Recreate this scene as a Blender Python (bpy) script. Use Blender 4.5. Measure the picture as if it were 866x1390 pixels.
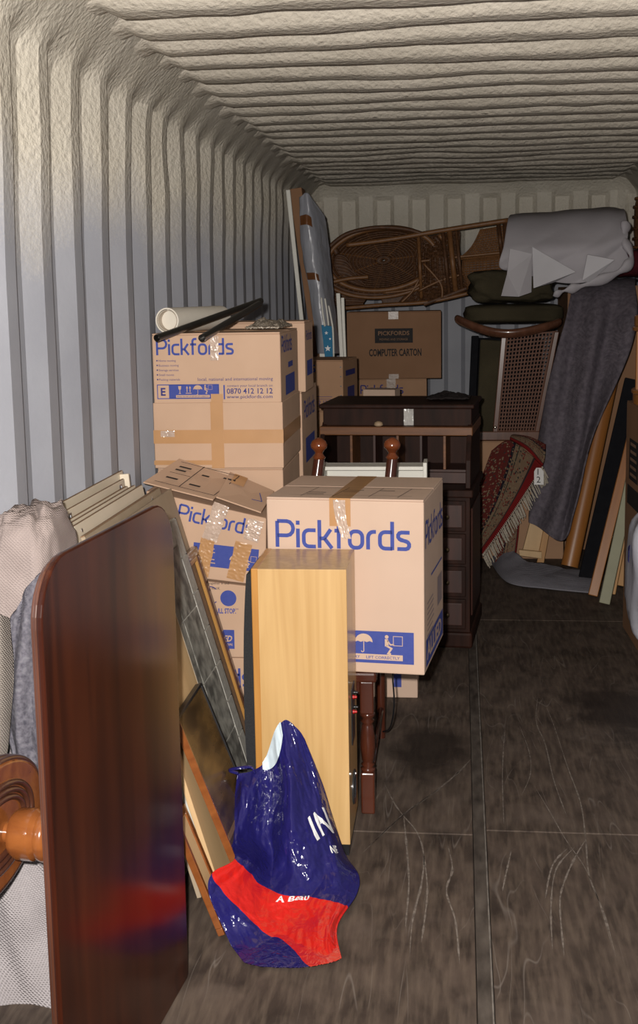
import bpy, bmesh, math, random
from math import sin, cos, pi, atan, atan2, sqrt, radians, exp
from mathutils import Vector, Matrix, noise

for o in list(bpy.data.objects):
    bpy.data.objects.remove(o)
scene = bpy.context.scene
col = scene.collection
random.seed(7)

# ------------------------------------------------------------------ camera
F, YAW, PIT, ROL, H = 1676.5, .11514, .14891, .01736, 1.615      # focal length in px of the 866x1390 frame
fw = Vector((-sin(YAW), cos(YAW), 0)); rt = Vector((cos(YAW), sin(YAW), 0)); upv = Vector((0, 0, 1))
FW = fw*cos(PIT) - upv*sin(PIT); U2 = upv*cos(PIT) + fw*sin(PIT)
RT = rt*cos(ROL) - U2*sin(ROL); UP = U2*cos(ROL) + rt*sin(ROL)
CAM = Vector((0, 0, H))
cd = bpy.data.cameras.new('camera'); cam = bpy.data.objects.new('camera', cd); col.objects.link(cam)
cd.sensor_fit = 'VERTICAL'; cd.sensor_height = 36; cd.lens = F/1390*36; cd.shift_y = -45/1390
cd.clip_start = .05; cd.clip_end = 100
cam.matrix_world = Matrix(((RT.x, UP.x, -FW.x, CAM.x), (RT.y, UP.y, -FW.y, CAM.y), (RT.z, UP.z, -FW.z, CAM.z), (0, 0, 0, 1)))
scene.camera = cam

def at(px, py, Y=None, x=None, z=None):
    """point on the ray of a photo pixel at a known depth, side or height"""
    d = RT*((px-433)/F) + UP*(-(py-650)/F) + FW
    t = Y/d.y if Y is not None else (x/d.x if x is not None else (z-H)/d.z)
    return CAM + d*t

# ------------------------------------------------------------------ light
scene.view_settings.view_transform = 'Standard'; scene.view_settings.look = 'None'
scene.view_settings.gamma = 1; scene.view_settings.exposure = 0.0
scene.view_settings.use_curve_mapping = False
world = bpy.data.worlds.new('world'); scene.world = world; world.use_nodes = True
bgn = world.node_tree.nodes['Background']; bgn.inputs[0].default_value = (.75, .85, 1, 1); bgn.inputs[1].default_value = .10
ld = bpy.data.lights.new('camera_flash', 'SPOT'); ld.energy = 700; ld.shadow_soft_size = .022
ld.spot_size = radians(95); ld.spot_blend = .7; ld.color = (1, .955, .90)
lo = bpy.data.objects.new('camera_flash', ld); col.objects.link(lo)
lo.matrix_world = Matrix.Translation(CAM - RT*.07 + UP*.07 + FW*.02) @ cam.matrix_world.to_3x3().to_4x4() @ Matrix.Rotation(radians(5), 4, 'X')

# ------------------------------------------------------------------ materials
def _nt(name):
    m = bpy.data.materials.new(name); m.use_nodes = True
    nt = m.node_tree
    return m, nt, nt.nodes['Principled BSDF'], nt.nodes, nt.links
def mk(name, c, rough=.6, c2=None, vs=6, amt=.5, bump=0, bs=60, metal=0, stretch=(1, 1, 1), spec=.5, coat=0, bd=.002, detail=3, trans=0, alpha=1):
    """two-tone noise colour + fine relief"""
    m, nt, b, N, L = _nt(name)
    b.inputs['Roughness'].default_value = rough; b.inputs['Metallic'].default_value = metal
    b.inputs['Specular IOR Level'].default_value = spec; b.inputs['Coat Weight'].default_value = coat
    b.inputs['Coat Roughness'].default_value = .12
    b.inputs['Transmission Weight'].default_value = trans; b.inputs['Alpha'].default_value = alpha
    tc = N.new('ShaderNodeTexCoord'); mp = N.new('ShaderNodeMapping'); mp.inputs['Scale'].default_value = stretch
    L.new(tc.outputs['Object'], mp.inputs['Vector'])
    if c2 is None: c2 = tuple(v*.8 for v in c)
    nz = N.new('ShaderNodeTexNoise'); nz.inputs['Scale'].default_value = vs; nz.inputs['Detail'].default_value = detail
    L.new(mp.outputs[0], nz.inputs['Vector'])
    rp = N.new('ShaderNodeValToRGB'); e = rp.color_ramp.elements
    e[0].position = .5-amt*.5; e[1].position = .5+amt*.5
    e[0].color = (*c2, 1); e[1].color = (*c, 1)
    L.new(nz.outputs[0], rp.inputs[0]); L.new(rp.outputs[0], b.inputs['Base Color'])
    if bump:
        n2 = N.new('ShaderNodeTexNoise'); n2.inputs['Scale'].default_value = bs; n2.inputs['Detail'].default_value = 4
        L.new(mp.outputs[0], n2.inputs['Vector'])
        bp = N.new('ShaderNodeBump'); bp.inputs['Strength'].default_value = bump; bp.inputs['Distance'].default_value = bd
        L.new(n2.outputs[0], bp.inputs['Height']); L.new(bp.outputs[0], b.inputs['Normal'])
    return m
def wood(name, c, c2, rough=.35, scale=3, stretch=(12, 12, 1), coat=0, dist=2.5, amt=.5):
    m, nt, b, N, L = _nt(name)
    b.inputs['Roughness'].default_value = rough; b.inputs['Coat Weight'].default_value = coat; b.inputs['Coat Roughness'].default_value = .08
    tc = N.new('ShaderNodeTexCoord'); mp = N.new('ShaderNodeMapping'); mp.inputs['Scale'].default_value = stretch
    L.new(tc.outputs['Object'], mp.inputs['Vector'])
    nz = N.new('ShaderNodeTexNoise'); nz.inputs['Scale'].default_value = scale; nz.inputs['Detail'].default_value = 6; nz.inputs['Distortion'].default_value = dist*.2
    L.new(mp.outputs[0], nz.inputs['Vector'])
    rp = N.new('ShaderNodeValToRGB'); e = rp.color_ramp.elements
    e[0].position = .5-amt*.4; e[1].position = .5+amt*.4; e[0].color = (*c2, 1); e[1].color = (*c, 1)
    L.new(nz.outputs[0], rp.inputs[0]); L.new(rp.outputs[0], b.inputs['Base Color'])
    bp = N.new('ShaderNodeBump'); bp.inputs['Strength'].default_value = .08; bp.inputs['Distance'].default_value = .001
    L.new(nz.outputs[0], bp.inputs['Height']); L.new(bp.outputs[0], b.inputs['Normal'])
    return m
def fabric(name, c, c2, wave=260, bump=.6, vs=8, stripe=None):
    m = mk(name, c, .95, c2, vs=vs, amt=.6, spec=.1)
    nt = m.node_tree; N, L = nt.nodes, nt.links; b = N['Principled BSDF']
    tc = N.new('ShaderNodeTexCoord')
    w1 = N.new('ShaderNodeTexWave'); w1.inputs['Scale'].default_value = wave*.25; w1.bands_direction = 'Z'; w1.inputs['Distortion'].default_value = 1.5; w1.inputs['Detail'].default_value = 2
    w2 = N.new('ShaderNodeTexWave'); w2.inputs['Scale'].default_value = wave*.25; w2.bands_direction = 'DIAGONAL'; w2.inputs['Distortion'].default_value = 1.5
    nz = N.new('ShaderNodeTexNoise'); nz.inputs['Scale'].default_value = wave*.8
    for w in (w1, w2, nz): L.new(tc.outputs['Object'], w.inputs['Vector'])
    ad = N.new('ShaderNodeMath'); ad.operation = 'ADD'; L.new(w1.outputs[1], ad.inputs[0]); L.new(w2.outputs[1], ad.inputs[1])
    a2 = N.new('ShaderNodeMath'); a2.operation = 'ADD'; L.new(ad.outputs[0], a2.inputs[0]); L.new(nz.outputs[0], a2.inputs[1])
    bp = N.new('ShaderNodeBump'); bp.inputs['Strength'].default_value = bump; bp.inputs['Distance'].default_value = .002
    L.new(a2.outputs[0], bp.inputs['Height']); L.new(bp.outputs[0], b.inputs['Normal'])
    return m

CARD = mk('cardboard', (.57, .385, .27), .85, (.51, .34, .235), vs=5, bump=.12, bs=40, spec=.15)
CARDS = mk('cardboard_pale', (.60, .435, .335), .8, (.55, .395, .30), vs=4, bump=.1, bs=30, spec=.2)
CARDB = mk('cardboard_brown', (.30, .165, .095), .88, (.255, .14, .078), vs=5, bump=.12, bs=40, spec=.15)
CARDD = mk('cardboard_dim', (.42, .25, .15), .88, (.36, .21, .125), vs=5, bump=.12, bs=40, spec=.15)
INK = mk('blue_print', (.048, .070, .285), .7, (.06, .082, .31), vs=60, spec=.2)
INKD = mk('dark_blue_print', (.035, .035, .16), .7, (.05, .05, .2), vs=60, spec=.2)
INKB = mk('black_print', (.02, .018, .018), .7, (.035, .03, .03), vs=60, spec=.2)
PAPERINK = mk('pale_print', (.58, .42, .32), .8, (.54, .39, .29), vs=40, spec=.2)
TAPE = mk('brown_tape', (.50, .27, .12), .28, (.44, .235, .10), vs=9, bump=.25, bs=25, spec=.6)
CLEAR = mk('crinkled_clear_tape', (.62, .47, .38), .10, (.45, .33, .26), vs=25, bump=1.0, bs=38, spec=1.0, bd=.006)
MAHO = wood('mahogany', (.056, .013, .005), (.020, .005, .003), .20, 2.2, (7, 7, .55), coat=0)
MAHO.node_tree.nodes['Principled BSDF'].inputs['Specular IOR Level'].default_value = .32
MAHOE = wood('mahogany_edge', (.085, .030, .017), (.05, .017, .009), .3, 3, (6, 6, 1), coat=.6)
TURN = wood('turned_wood', (.26, .085, .022), (.17, .05, .014), .2, 3, (3, 10, 10), coat=.6)
DARKW = wood('dark_wood', (.036, .013, .008), (.015, .006, .004), .55, 3, (8, 8, 1))
DARKW.node_tree.nodes['Principled BSDF'].inputs['Specular IOR Level'].default_value = .14
DESKR = wood('desk_red_wood', (.060, .017, .009), (.028, .008, .005), .5, 3, (6, 6, 1))
REDK = wood('red_knob_wood', (.19, .048, .014), (.12, .028, .009), .2, 3, (3, 10, 10), coat=.6)
DARKR = wood('red_dark_wood', (.085, .022, .010), (.045, .011, .006), .2, 3, (6, 6, 1), coat=.6)
AMBER = wood('amber_wood', (.21, .075, .018), (.10, .034, .009), .5, 3, (1, 10, 10))
OAK = wood('oak_veneer', (.615, .395, .172), (.49, .29, .108), .36, 1.6, (11, 11, .45), coat=.2, dist=9)
OAKE = wood('oak_edge', (.52, .25, .06), (.42, .19, .045), .34, 3, (9, 9, 1), coat=.3)
PINE = wood('pine', (.52, .29, .115), (.42, .21, .075), .5, 2.5, (10, 10, .7))
PINEO = wood('orange_pine', (.36, .145, .035), (.25, .09, .02), .35, 2.5, (8, 8, .6), coat=.3)
PALEW = wood('pale_wood', (.62, .42, .22), (.55, .36, .18), .5, 2.5, (8, 8, .7))
BLACK = mk('black_paint_and_shade', (.006, .006, .008), .85, (.009, .009, .011), vs=30, spec=.1)
BLACKP = mk('black_plastic', (.012, .012, .014), .35, (.016, .016, .018), vs=30)
CREAM = mk('cream_melamine', (.72, .63, .50), .45, (.68, .59, .46), vs=5)
CHIP = mk('beige_board', (.40, .31, .215), .7, (.35, .27, .185), vs=14)
CHIPE = mk('chipboard_edge', (.28, .175, .10), .85, (.20, .12, .065), vs=70)
WHITEP = mk('white_paint', (.75, .73, .66), .5, (.70, .68, .61), vs=8)
STEEL = mk('steel', (.55, .56, .58), .3, (.45, .46, .48), vs=30, metal=1)
BRASS = mk('brass', (.55, .40, .18), .3, (.42, .30, .13), vs=30, metal=1)
# ------------------------------------------------------------------ mesh helpers
class MB:
    def __init__(s): s.v = []; s.f = []
    def add(s, vs, fs):
        o = len(s.v); s.v += [tuple(v) for v in vs]; s.f += [tuple(i+o for i in f) for f in fs]; return s
    def hexa(s, p):      # p: 4 bottom ccw, 4 top ccw
        return s.add(p, [(3, 2, 1, 0), (4, 5, 6, 7), (0, 1, 5, 4), (1, 2, 6, 5), (2, 3, 7, 6), (3, 0, 4, 7)])
    def box(s, x0, x1, y0, y1, z0, z1, M=None):
        p = [Vector(q) for q in ((x0, y0, z0), (x1, y0, z0), (x1, y1, z0), (x0, y1, z0), (x0, y0, z1), (x1, y0, z1), (x1, y1, z1), (x0, y1, z1))]
        if M: p = [M @ q for q in p]
        return s.hexa(p)
    def tube(s, pts, r, n=8, closed=False, flat=1.0):
        pts = [Vector(p) for p in pts]; k = len(pts)
        rs = r if isinstance(r, (list, tuple)) else [r]*k
        base = len(s.v); nrm = None
        for i, p in enumerate(pts):
            if closed: t = pts[(i+1) % k] - pts[i-1]
            else: t = pts[min(i+1, k-1)] - pts[max(i-1, 0)]
            t.normalize()
            if nrm is None:
                nrm = t.orthogonal().normalized()
            else:
                nrm = (nrm - t*nrm.dot(t)).normalized()
            bn = t.cross(nrm)
            for j in range(n):
                a = 2*pi*j/n
                s.v.append(tuple(p + nrm*(cos(a)*rs[i]) + bn*(sin(a)*rs[i]*flat)))
        for i in range(k if closed else k-1):
            for j in range(n):
                a = base+i*n+j; b = base+i*n+(j+1) % n; i2 = (i+1) % k
                s.f.append((a, b, base+i2*n+(j+1) % n, base+i2*n+j))
        if not closed:
            s.f.append(tuple(base+j for j in reversed(range(n)))); s.f.append(tuple(base+(k-1)*n+j for j in range(n)))
        return s
    def lathe(s, prof, n=20, M=None):   # prof [(r,z)]
        base = len(s.v); M = M or Matrix()
        for r, z in prof:
            for j in range(n):
                a = 2*pi*j/n; s.v.append(tuple(M @ Vector((r*cos(a), r*sin(a), z))))
        for i in range(len(prof)-1):
            for j in range(n):
                s.f.append((base+i*n+j, base+i*n+(j+1) % n, base+(i+1)*n+(j+1) % n, base+(i+1)*n+j))
        s.f.append(tuple(base+j for j in reversed(range(n)))); s.f.append(tuple(base+(len(prof)-1)*n+j for j in range(n)))
        return s
    def prism(s, poly, d, M=None):      # poly (x,y) list extruded along z by d
        n = len(poly); M = M or Matrix(); o = len(s.v)
        s.v += [tuple(M @ Vector((x, y, 0))) for x, y in poly] + [tuple(M @ Vector((x, y, d))) for x, y in poly]
        s.f.append(tuple(o+i for i in reversed(range(n)))); s.f.append(tuple(o+n+i for i in range(n)))
        for i in range(n): s.f.append((o+i, o+(i+1) % n, o+n+(i+1) % n, o+n+i))
        return s
    def slab(s, pts, t):                # polygon of 3D points thickened along its normal
        pts = [Vector(p) for p in pts]; n = len(pts)
        nr = (pts[1]-pts[0]).cross(pts[2]-pts[0]).normalized()*t
        o = len(s.v); s.v += [tuple(p) for p in pts] + [tuple(p+nr) for p in pts]
        s.f.append(tuple(o+i for i in reversed(range(n)))); s.f.append(tuple(o+n+i for i in range(n)))
        for i in range(n): s.f.append((o+i, o+(i+1) % n, o+n+(i+1) % n, o+n+i))
        return s
    def grid(s, fn, nu, nv, uc=False):
        o = len(s.v); cu = nu if uc else nu+1
        for j in range(nv+1):
            for i in range(cu): s.v.append(tuple(fn(i/nu, j/nv)))
        for j in range(nv):
            for i in range(nu):
                i2 = (i+1) % cu
                s.f.append((o+j*cu+i, o+j*cu+i2, o+(j+1)*cu+i2, o+(j+1)*cu+i))
        return s

def obj(name, mb, mat, parent=None, smooth=False, bevel=0, solid=0, seg=2, loc=None, rot=None, kind=None):
    me = bpy.data.meshes.new(name); me.from_pydata(mb.v, [], mb.f); me.update()
    if isinstance(mat, (list, tuple)):
        for m in mat: me.materials.append(m)
    else: me.materials.append(mat)
    if smooth:
        for p in me.polygons: p.use_smooth = True
    o = bpy.data.objects.new(name, me); col.objects.link(o)
    if parent: o.parent = parent
    if loc is not None: o.location = loc
    if rot is not None: o.rotation_euler = rot
    if bevel:
        b = o.modifiers.new('bevel', 'BEVEL'); b.width = bevel; b.segments = seg; b.limit_method = 'ANGLE'
    if solid:
        b = o.modifiers.new('solid', 'SOLIDIFY'); b.thickness = solid; b.offset = 0
    if smooth and bevel == 0 and smooth == 'auto':
        me.set_sharp_from_angle(angle=radians(40))
    if kind: o['kind'] = kind
    return o
def tag(o, label, cat, group=None):
    o['label'] = label; o['category'] = cat
    if group: o['group'] = group
    return o
def thing(name, label, cat, loc=(0, 0, 0), rot=(0, 0, 0), group=None):
    o = bpy.data.objects.new(name, None); col.objects.link(o); o.location = loc; o.rotation_euler = rot
    o.empty_display_size = .1
    return tag(o, label, cat, group)
def struct(name, mb, mat, **k):
    o = obj(name, mb, mat, **k); o['kind'] = 'structure'; return o
def cr(p, t):            # catmull-rom through a list
    n = len(p)-1; x = min(max(t, 0), 1)*n; i = min(int(x), n-1); f = x-i
    a, b, c, d = p[max(i-1, 0)], p[i], p[i+1], p[min(i+2, n)]
    return b + (c-a)*(.5*f) + (a*1.0-b*2.5+c*2.0-d*.5)*(f*f) + (b*1.5-a*.5-c*1.5+d*.5)*(f*f*f)
def patch(rows):
    """smooth surface through a lattice of points; returns fn(u,v)"""
    def fn(u, v): return cr([cr(r, u) for r in rows], v)
    return fn
def prow(*pts):          # (px,py,Y) photo points at given depths
    return [at(p[0], p[1], Y=p[2]) for p in pts]
def sstep(a, b, x):
    t = min(max((x-a)/(b-a), 0), 1); return t*t*(3-2*t)
def nz(x, y, z=0): return noise.noise(Vector((x, y, z)))

# ------------------------------------------------------------------ print on faces
class Face:
    """flat frame on a thing: origin, right, up, normal"""
    def __init__(s, o, u, v, n, off=.0012): s.o = Vector(o)+Vector(n)*off; s.u = Vector(u); s.v = Vector(v); s.n = Vector(n)
    def p(s, a, b): return s.o + s.u*a + s.v*b
    def lift(s, d): return Face(s.o, s.u, s.v, s.n, d)
def ribbon(mb, face, pts, w, closed=False):
    k = len(pts); o = len(mb.v)
    P = [Vector(p) for p in pts]
    for i in range(k):
        d0 = (P[i]-P[i-1]) if (i > 0 or closed) else (P[1]-P[0])
        d1 = (P[(i+1) % k]-P[i]) if (i < k-1 or closed) else d0
        if d0.length < 1e-9: d0 = d1
        d0 = d0.normalized(); d1 = d1.normalized()
        n0 = Vector((-d0.y, d0.x)); n1 = Vector((-d1.y, d1.x)); m = (n0+n1)
        if m.length < 1e-6: m = n0.copy()
        m.normalize(); s = w*.5/max(m.dot(n0), .5)
        for sg in (1, -1):
            q = P[i] + m*(s*sg); mb.v.append(tuple(face.p(q.x, q.y)))
    for i in range(k if closed else k-1):
        a = o+2*i; b = o+2*((i+1) % k); mb.f.append((a, a+1, b+1, b))
def poly(mb, face, pts):
    o = len(mb.v); mb.v += [tuple(face.p(*q)) for q in pts]; mb.f.append(tuple(range(o, o+len(pts))))
def rect(mb, face, x0, y0, x1, y1): poly(mb, face, [(x0, y0), (x1, y0), (x1, y1), (x0, y1)])
def disc(mb, face, x, y, r, n=20, ry=None, a0=0, a1=2*pi):
    poly(mb, face, [(x+r*cos(a0+(a1-a0)*i/n), y+(ry or r)*sin(a0+(a1-a0)*i/n)) for i in range(n + (0 if abs(a1-a0-2*pi) < 1e-6 else 1))])
def arc(cx, cy, rx, ry, a0, a1, n=6): return [(cx+rx*cos(radians(a0+(a1-a0)*i/n)), cy+ry*sin(radians(a0+(a1-a0)*i/n))) for i in range(n+1)]
GL = {   # rounded square letters: (width, strokes)
 'P': (1.0, [[(.1, 0), (.1, 1.38)], [(.1, 1.38), (.62, 1.38)] + arc(.62, 1.0, .34, .38, 90, -90) + [(.1, .62)]]),
 'i': (.22, [[(.11, 0), (.11, 1)], [(.11, 1.2), (.11, 1.42)]]),
 'c': (.74, [[(.74, .93)] + [(.4, .93)] + arc(.37, .66, .27, .27, 90, 180, 4) + arc(.37, .34, .27, .27, 180, 270, 4) + [(.74, .07)]]),
 'k': (.80, [[(.1, 0), (.1, 1.48)], [(.1, .5), (.36, .52), (.70, 1)], [(.36, .52), (.76, 0)]]),
 'f': (.60, [[(.60, 1.43), (.46, 1.43)] + arc(.44, 1.2, .22, .23, 90, 180, 4) + [(.22, 0)], [(0, .94), (.56, .94)]]),
 'o': (.86, [None, arc(.37, .64, .27, .29, 90, 180, 4) + arc(.37, .36, .27, .29, 180, 270, 4) + arc(.49, .36, .27, .29, 270, 360, 4) + arc(.49, .64, .27, .29, 0, 90, 4)]),
 'r': (.52, [[(.1, 0), (.1, .6)] + arc(.38, .62, .28, .31, 180, 90, 4) + [(.52, .93)]]),
 'd': (.84, [[(.74, 0), (.74, 1.48)], [(.74, .93), (.4, .93)] + arc(.37, .66, .27, .27, 90, 180, 4) + arc(.37, .34, .27, .27, 180, 270, 4) + [(.74, .07)]]),
 's': (.74, [[(.70, .93), (.3, .93)] + arc(.28, .74, .18, .19, 90, 270, 5) + [(.28, .53), (.50, .48)] + arc(.50, .27, .18, .2, 90, -90, 5) + [(.06, .07)]]),
}
def logo(face, x, y, xh, parent, name='logo_print', mat=None, w=None, s='Pickfords'):
    mb = MB(); cx = x; sp = .10
    for ch in s:
        wd, st = GL[ch]
        closed = st[0] is None
        for q in st:
            if q is None: continue
            ribbon(mb, face, [(cx+a*xh, y+b*xh) for a, b in q], xh*(w or .20), closed)
        cx += (wd+sp)*xh
    return obj(name, mb, mat or INK, parent)
_tc = {}
def text(face, s, x, y, h, parent, mat=None, name='lettering', bold=0, align='LEFT', sx=1.0, shear=0, width=None, fn=None):
    key = (s, bold, align, shear)
    if key not in _tc:
        cu = bpy.data.curves.new('t', 'FONT'); cu.body = s; cu.size = 1; cu.offset = bold; cu.align_x = align; cu.shear = shear; cu.resolution_u = 2
        to = bpy.data.objects.new('t', cu); col.objects.link(to)
        bpy.context.view_layer.update()
        me = bpy.data.meshes.new_from_object(to.evaluated_get(bpy.context.evaluated_depsgraph_get()))
        _tc[key] = ([v.co.copy() for v in me.vertices], [tuple(p.vertices) for p in me.polygons])
        bpy.data.objects.remove(to); bpy.data.curves.remove(cu); bpy.data.meshes.remove(me)
    vs, fs = _tc[key]
    k = h/.69
    if width:
        ww = max(v.x for v in vs)-min(v.x for v in vs); sx = width/(ww*k)
    mb = MB()
    if fn:       # fine triangles so that the print follows the creases
        bm = bmesh.new(); bv = [bm.verts.new((v.x, v.y, 0)) for v in vs]
        for q in fs: bm.faces.new([bv[i] for i in q])
        bmesh.ops.triangulate(bm, faces=bm.faces[:]); bmesh.ops.subdivide_edges(bm, edges=bm.edges[:], cuts=3, use_grid_fill=True)
        bmesh.ops.triangulate(bm, faces=bm.faces[:]); bm.verts.index_update()
        mb.add([fn(x+v.co.x*k*sx, y+v.co.y*k) for v in bm.verts], [tuple(v.index for v in q.verts) for q in bm.faces]); bm.free()
    else: mb.add([face.p(x+v.x*k*sx, y+v.y*k) for v in vs], fs)
    return obj(name, mb, mat or INK, parent)
def greek(mb, face, x, y, w, n, dy, h, rnd):     # lines of print too small to read in the photograph
    for i in range(n): rect(mb, face, x, y-i*dy, x+w*rnd.uniform(.7, 1), y-i*dy+h)
# ------------------------------------------------------------------ the container
XL, XR, YB, YF, ZC = -1.095, 1.235, 9.10, .75, 2.43
def foam_steel(name):
    """grey-blue painted steel below, cream sprayed foam above; the spray edge drifts"""
    m, nt, b, N, L = _nt(name)
    tc = N.new('ShaderNodeNewGeometry'); sp = N.new('ShaderNodeSeparateXYZ'); L.new(tc.outputs['Position'], sp.inputs[0])
    n1 = N.new('ShaderNodeTexNoise'); n1.inputs['Scale'].default_value = 1.6; n1.inputs['Detail'].default_value = 3; L.new(tc.outputs['Position'], n1.inputs['Vector'])
    n2 = N.new('ShaderNodeTexNoise'); n2.inputs['Scale'].default_value = 160; n2.inputs['Detail'].default_value = 3; L.new(tc.outputs['Position'], n2.inputs['Vector'])
    def math_(op, a, c):
        q = N.new('ShaderNodeMath'); q.operation = op
        for i, v in enumerate((a, c)):
            if isinstance(v, (int, float)): q.inputs[i].default_value = v
            else: L.new(v, q.inputs[i])
        return q.outputs[0]
    h = math_('ADD', sp.outputs[2], math_('MULTIPLY', math_('SUBTRACT', n1.outputs[0], .5), .55))
    h = math_('ADD', h, math_('MULTIPLY', math_('SUBTRACT', n2.outputs[0], .5), .18))
    mr = N.new('ShaderNodeMapRange'); mr.inputs['From Min'].default_value = 1.76; mr.inputs['From Max'].default_value = 2.06; L.new(h, mr.inputs['Value'])
    n3 = N.new('ShaderNodeTexNoise'); n3.inputs['Scale'].default_value = 3; n3.inputs['Detail'].default_value = 5; L.new(tc.outputs['Position'], n3.inputs['Vector'])
    def ramp(a, c):
        r = N.new('ShaderNodeValToRGB'); r.color_ramp.elements[0].color = (*a, 1); r.color_ramp.elements[1].color = (*c, 1)
        r.color_ramp.elements[0].position = .35; r.color_ramp.elements[1].position = .65
        L.new(n3.outputs[0], r.inputs[0]); return r.outputs[0]
    mx = N.new('ShaderNodeMix'); mx.data_type = 'RGBA'; L.new(mr.outputs[0], mx.inputs['Factor'])
    L.new(ramp((.285, .29, .325), (.335, .34, .375)), mx.inputs[6]); L.new(ramp((.50, .455, .375), (.57, .525, .445)), mx.inputs[7])
    L.new(mx.outputs[2], b.inputs['Base Color']); b.inputs['Roughness'].default_value = .62
    n4 = N.new('ShaderNodeTexNoise'); n4.inputs['Scale'].default_value = 55; n4.inputs['Detail'].default_value = 3; L.new(tc.outputs['Position'], n4.inputs['Vector'])
    bp = N.new('ShaderNodeBump'); bp.inputs['Distance'].default_value = .010
    L.new(math_('ADD', math_('MULTIPLY', mr.outputs[0], .75), .06), bp.inputs['Strength'])
    L.new(n4.outputs[0], bp.inputs['Height']); L.new(bp.outputs[0], b.inputs['Normal'])
    return m
STEELWALL = foam_steel('painted_steel_and_foam')
def trap(y, pitch, flat, slope):      # 0 = inner flat, 1 = outer flat
    y %= pitch
    if y < flat: return 0
    if y < flat+slope: return (y-flat)/slope
    if y < pitch-slope: return 1
    return (pitch-y)/slope
PITCH = .278
def samples(pitch, flat, slope, o, a, b):
    r = [a]; k = math.floor((a-o)/pitch)-1
    while True:
        y = o+k*pitch
        if y > b: break
        for d in (0, flat*.5, flat, flat+slope*.25, flat+slope*.75, flat+slope, flat+slope+(pitch-flat-2*slope)*.5, pitch-slope, pitch-slope*.75, pitch-slope*.25):
            if a < y+d < b: r.append(y+d)
        k += 1
    return r + [b]
OY = 3.0018 - .07                      # start of an inner flat on the left wall
ys = samples(PITCH, .07, .068, OY, YF, YB+.02)
zs = [0, .5, 1.0, 1.5] + [1.6+.025*i for i in range(34)]
def side_wall(name, X, sg):
    mb = MB()
    def fn(y, z):
        d = trap(y-OY, PITCH, .07, .068)*.036
        k = round((y-OY)/PITCH)
        wob = sstep(1.85, 2.3, z+.12*nz(k*1.7, 3))
        yy = y + wob*.05*sin(z*9+k*2.1+sg)*nz(k*.9, 7)*2.2*(0 if y in (YF, YB+.02) else 1)
        foam = sstep(1.7, 2.25, z+.15*nz(k*.8, 1.3))*(.006+.014*(.5+.5*nz(y*3, z*5)))
        cove = sstep(2.22, 2.46, z)**1.6*.14
        d *= (1-.92*sstep(2.24+.03*nz(k*2.3, 4), 2.33, z))
        return (X - sg*d + sg*(foam+cove), yy, z)
    n = len(ys)
    for z in zs:
        for y in ys: mb.v.append(fn(y, z))
    for j in range(len(zs)-1):
        for i in range(n-1): mb.f.append((j*n+i, j*n+i+1, (j+1)*n+i+1, (j+1)*n+i))
    w = struct(name, mb, STEELWALL, smooth=True)
    w.data.set_sharp_from_angle(angle=radians(18))
    # outer steel skin so that the wall has a thickness
    return w
side_wall('wall_left', XL, 1); side_wall('wall_right', XR, -1)
# back wall: narrower corrugation
xs_ = samples(.254, .10, .03, -.98, XL-.02, XR+.02)
mb = MB(); n = len(xs_)
zb = [0, .6, 1.2, 1.6] + [1.7+.03*i for i in range(25)]
for z in zb:
    for x in xs_:
        d = trap(x+.98, .254, .10, .03)*.036*(1-.95*sstep(2.27, 2.31, z+.01*sin(x*9)))
        foam = sstep(1.9, 2.3, z)*(.006+.012*(.5+.5*nz(x*4, z*5))) + sstep(2.26, 2.44, z)**1.5*.12
        edge = .10*(sstep(XR-.16, XR+.02, x) + sstep(-XL-.13, -XL+.02, -x))*sstep(1.9, 2.3, z)
        mb.v.append((x, YB+d-foam-edge, z))
for j in range(len(zb)-1):
    for i in range(n-1): mb.f.append((j*n+i, j*n+i+1, (j+1)*n+i+1, (j+1)*n+i))
w = struct('wall_back', mb, STEELWALL, smooth=True); w.data.set_sharp_from_angle(angle=radians(18))
# ceiling: foam over roof corrugations that stop short of the side walls
FOAM = mk('sprayed_foam', (.53, .48, .405), .75, (.45, .405, .335), vs=3, bump=.85, bs=52, bd=.011, spec=.25, detail=5)
mb = MB()
NY, NX = 380, 46
def ceil_fn(u, v):
    x = XL+.03+(XR-XL-.06)*u; y = YF+(YB+.01-YF)*v
    q = (y - 3.577 + .02*nz(x*1.3, y*.4) + .010*nz(x*5, y*2))/PITCH; f = q-math.floor(q); k = math.floor(q)
    amp = .030*sstep(XL+.07+.03*nz(k*3.1, 0), XL+.18, x)*sstep(-XR+.07, -XR+.18, -x)
    # proud rounded rib, face towards the doors soft, far side undercut
    prof = sstep(0, .26, f)*(1-sstep(.58, .80, f))
    z = ZC - amp*prof*2.0 - .012*nz(x*2.2, y*1.7) - .004*nz(x*9, y*9)
    ex = min(x-(XL+.03), (XR-.03)-x); z -= .10*(1-sstep(0, .16, ex))**2
    return (x, y, z)
mb.grid(ceil_fn, NX, NY)
struct('ceiling', mb, FOAM, smooth=True)

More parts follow.
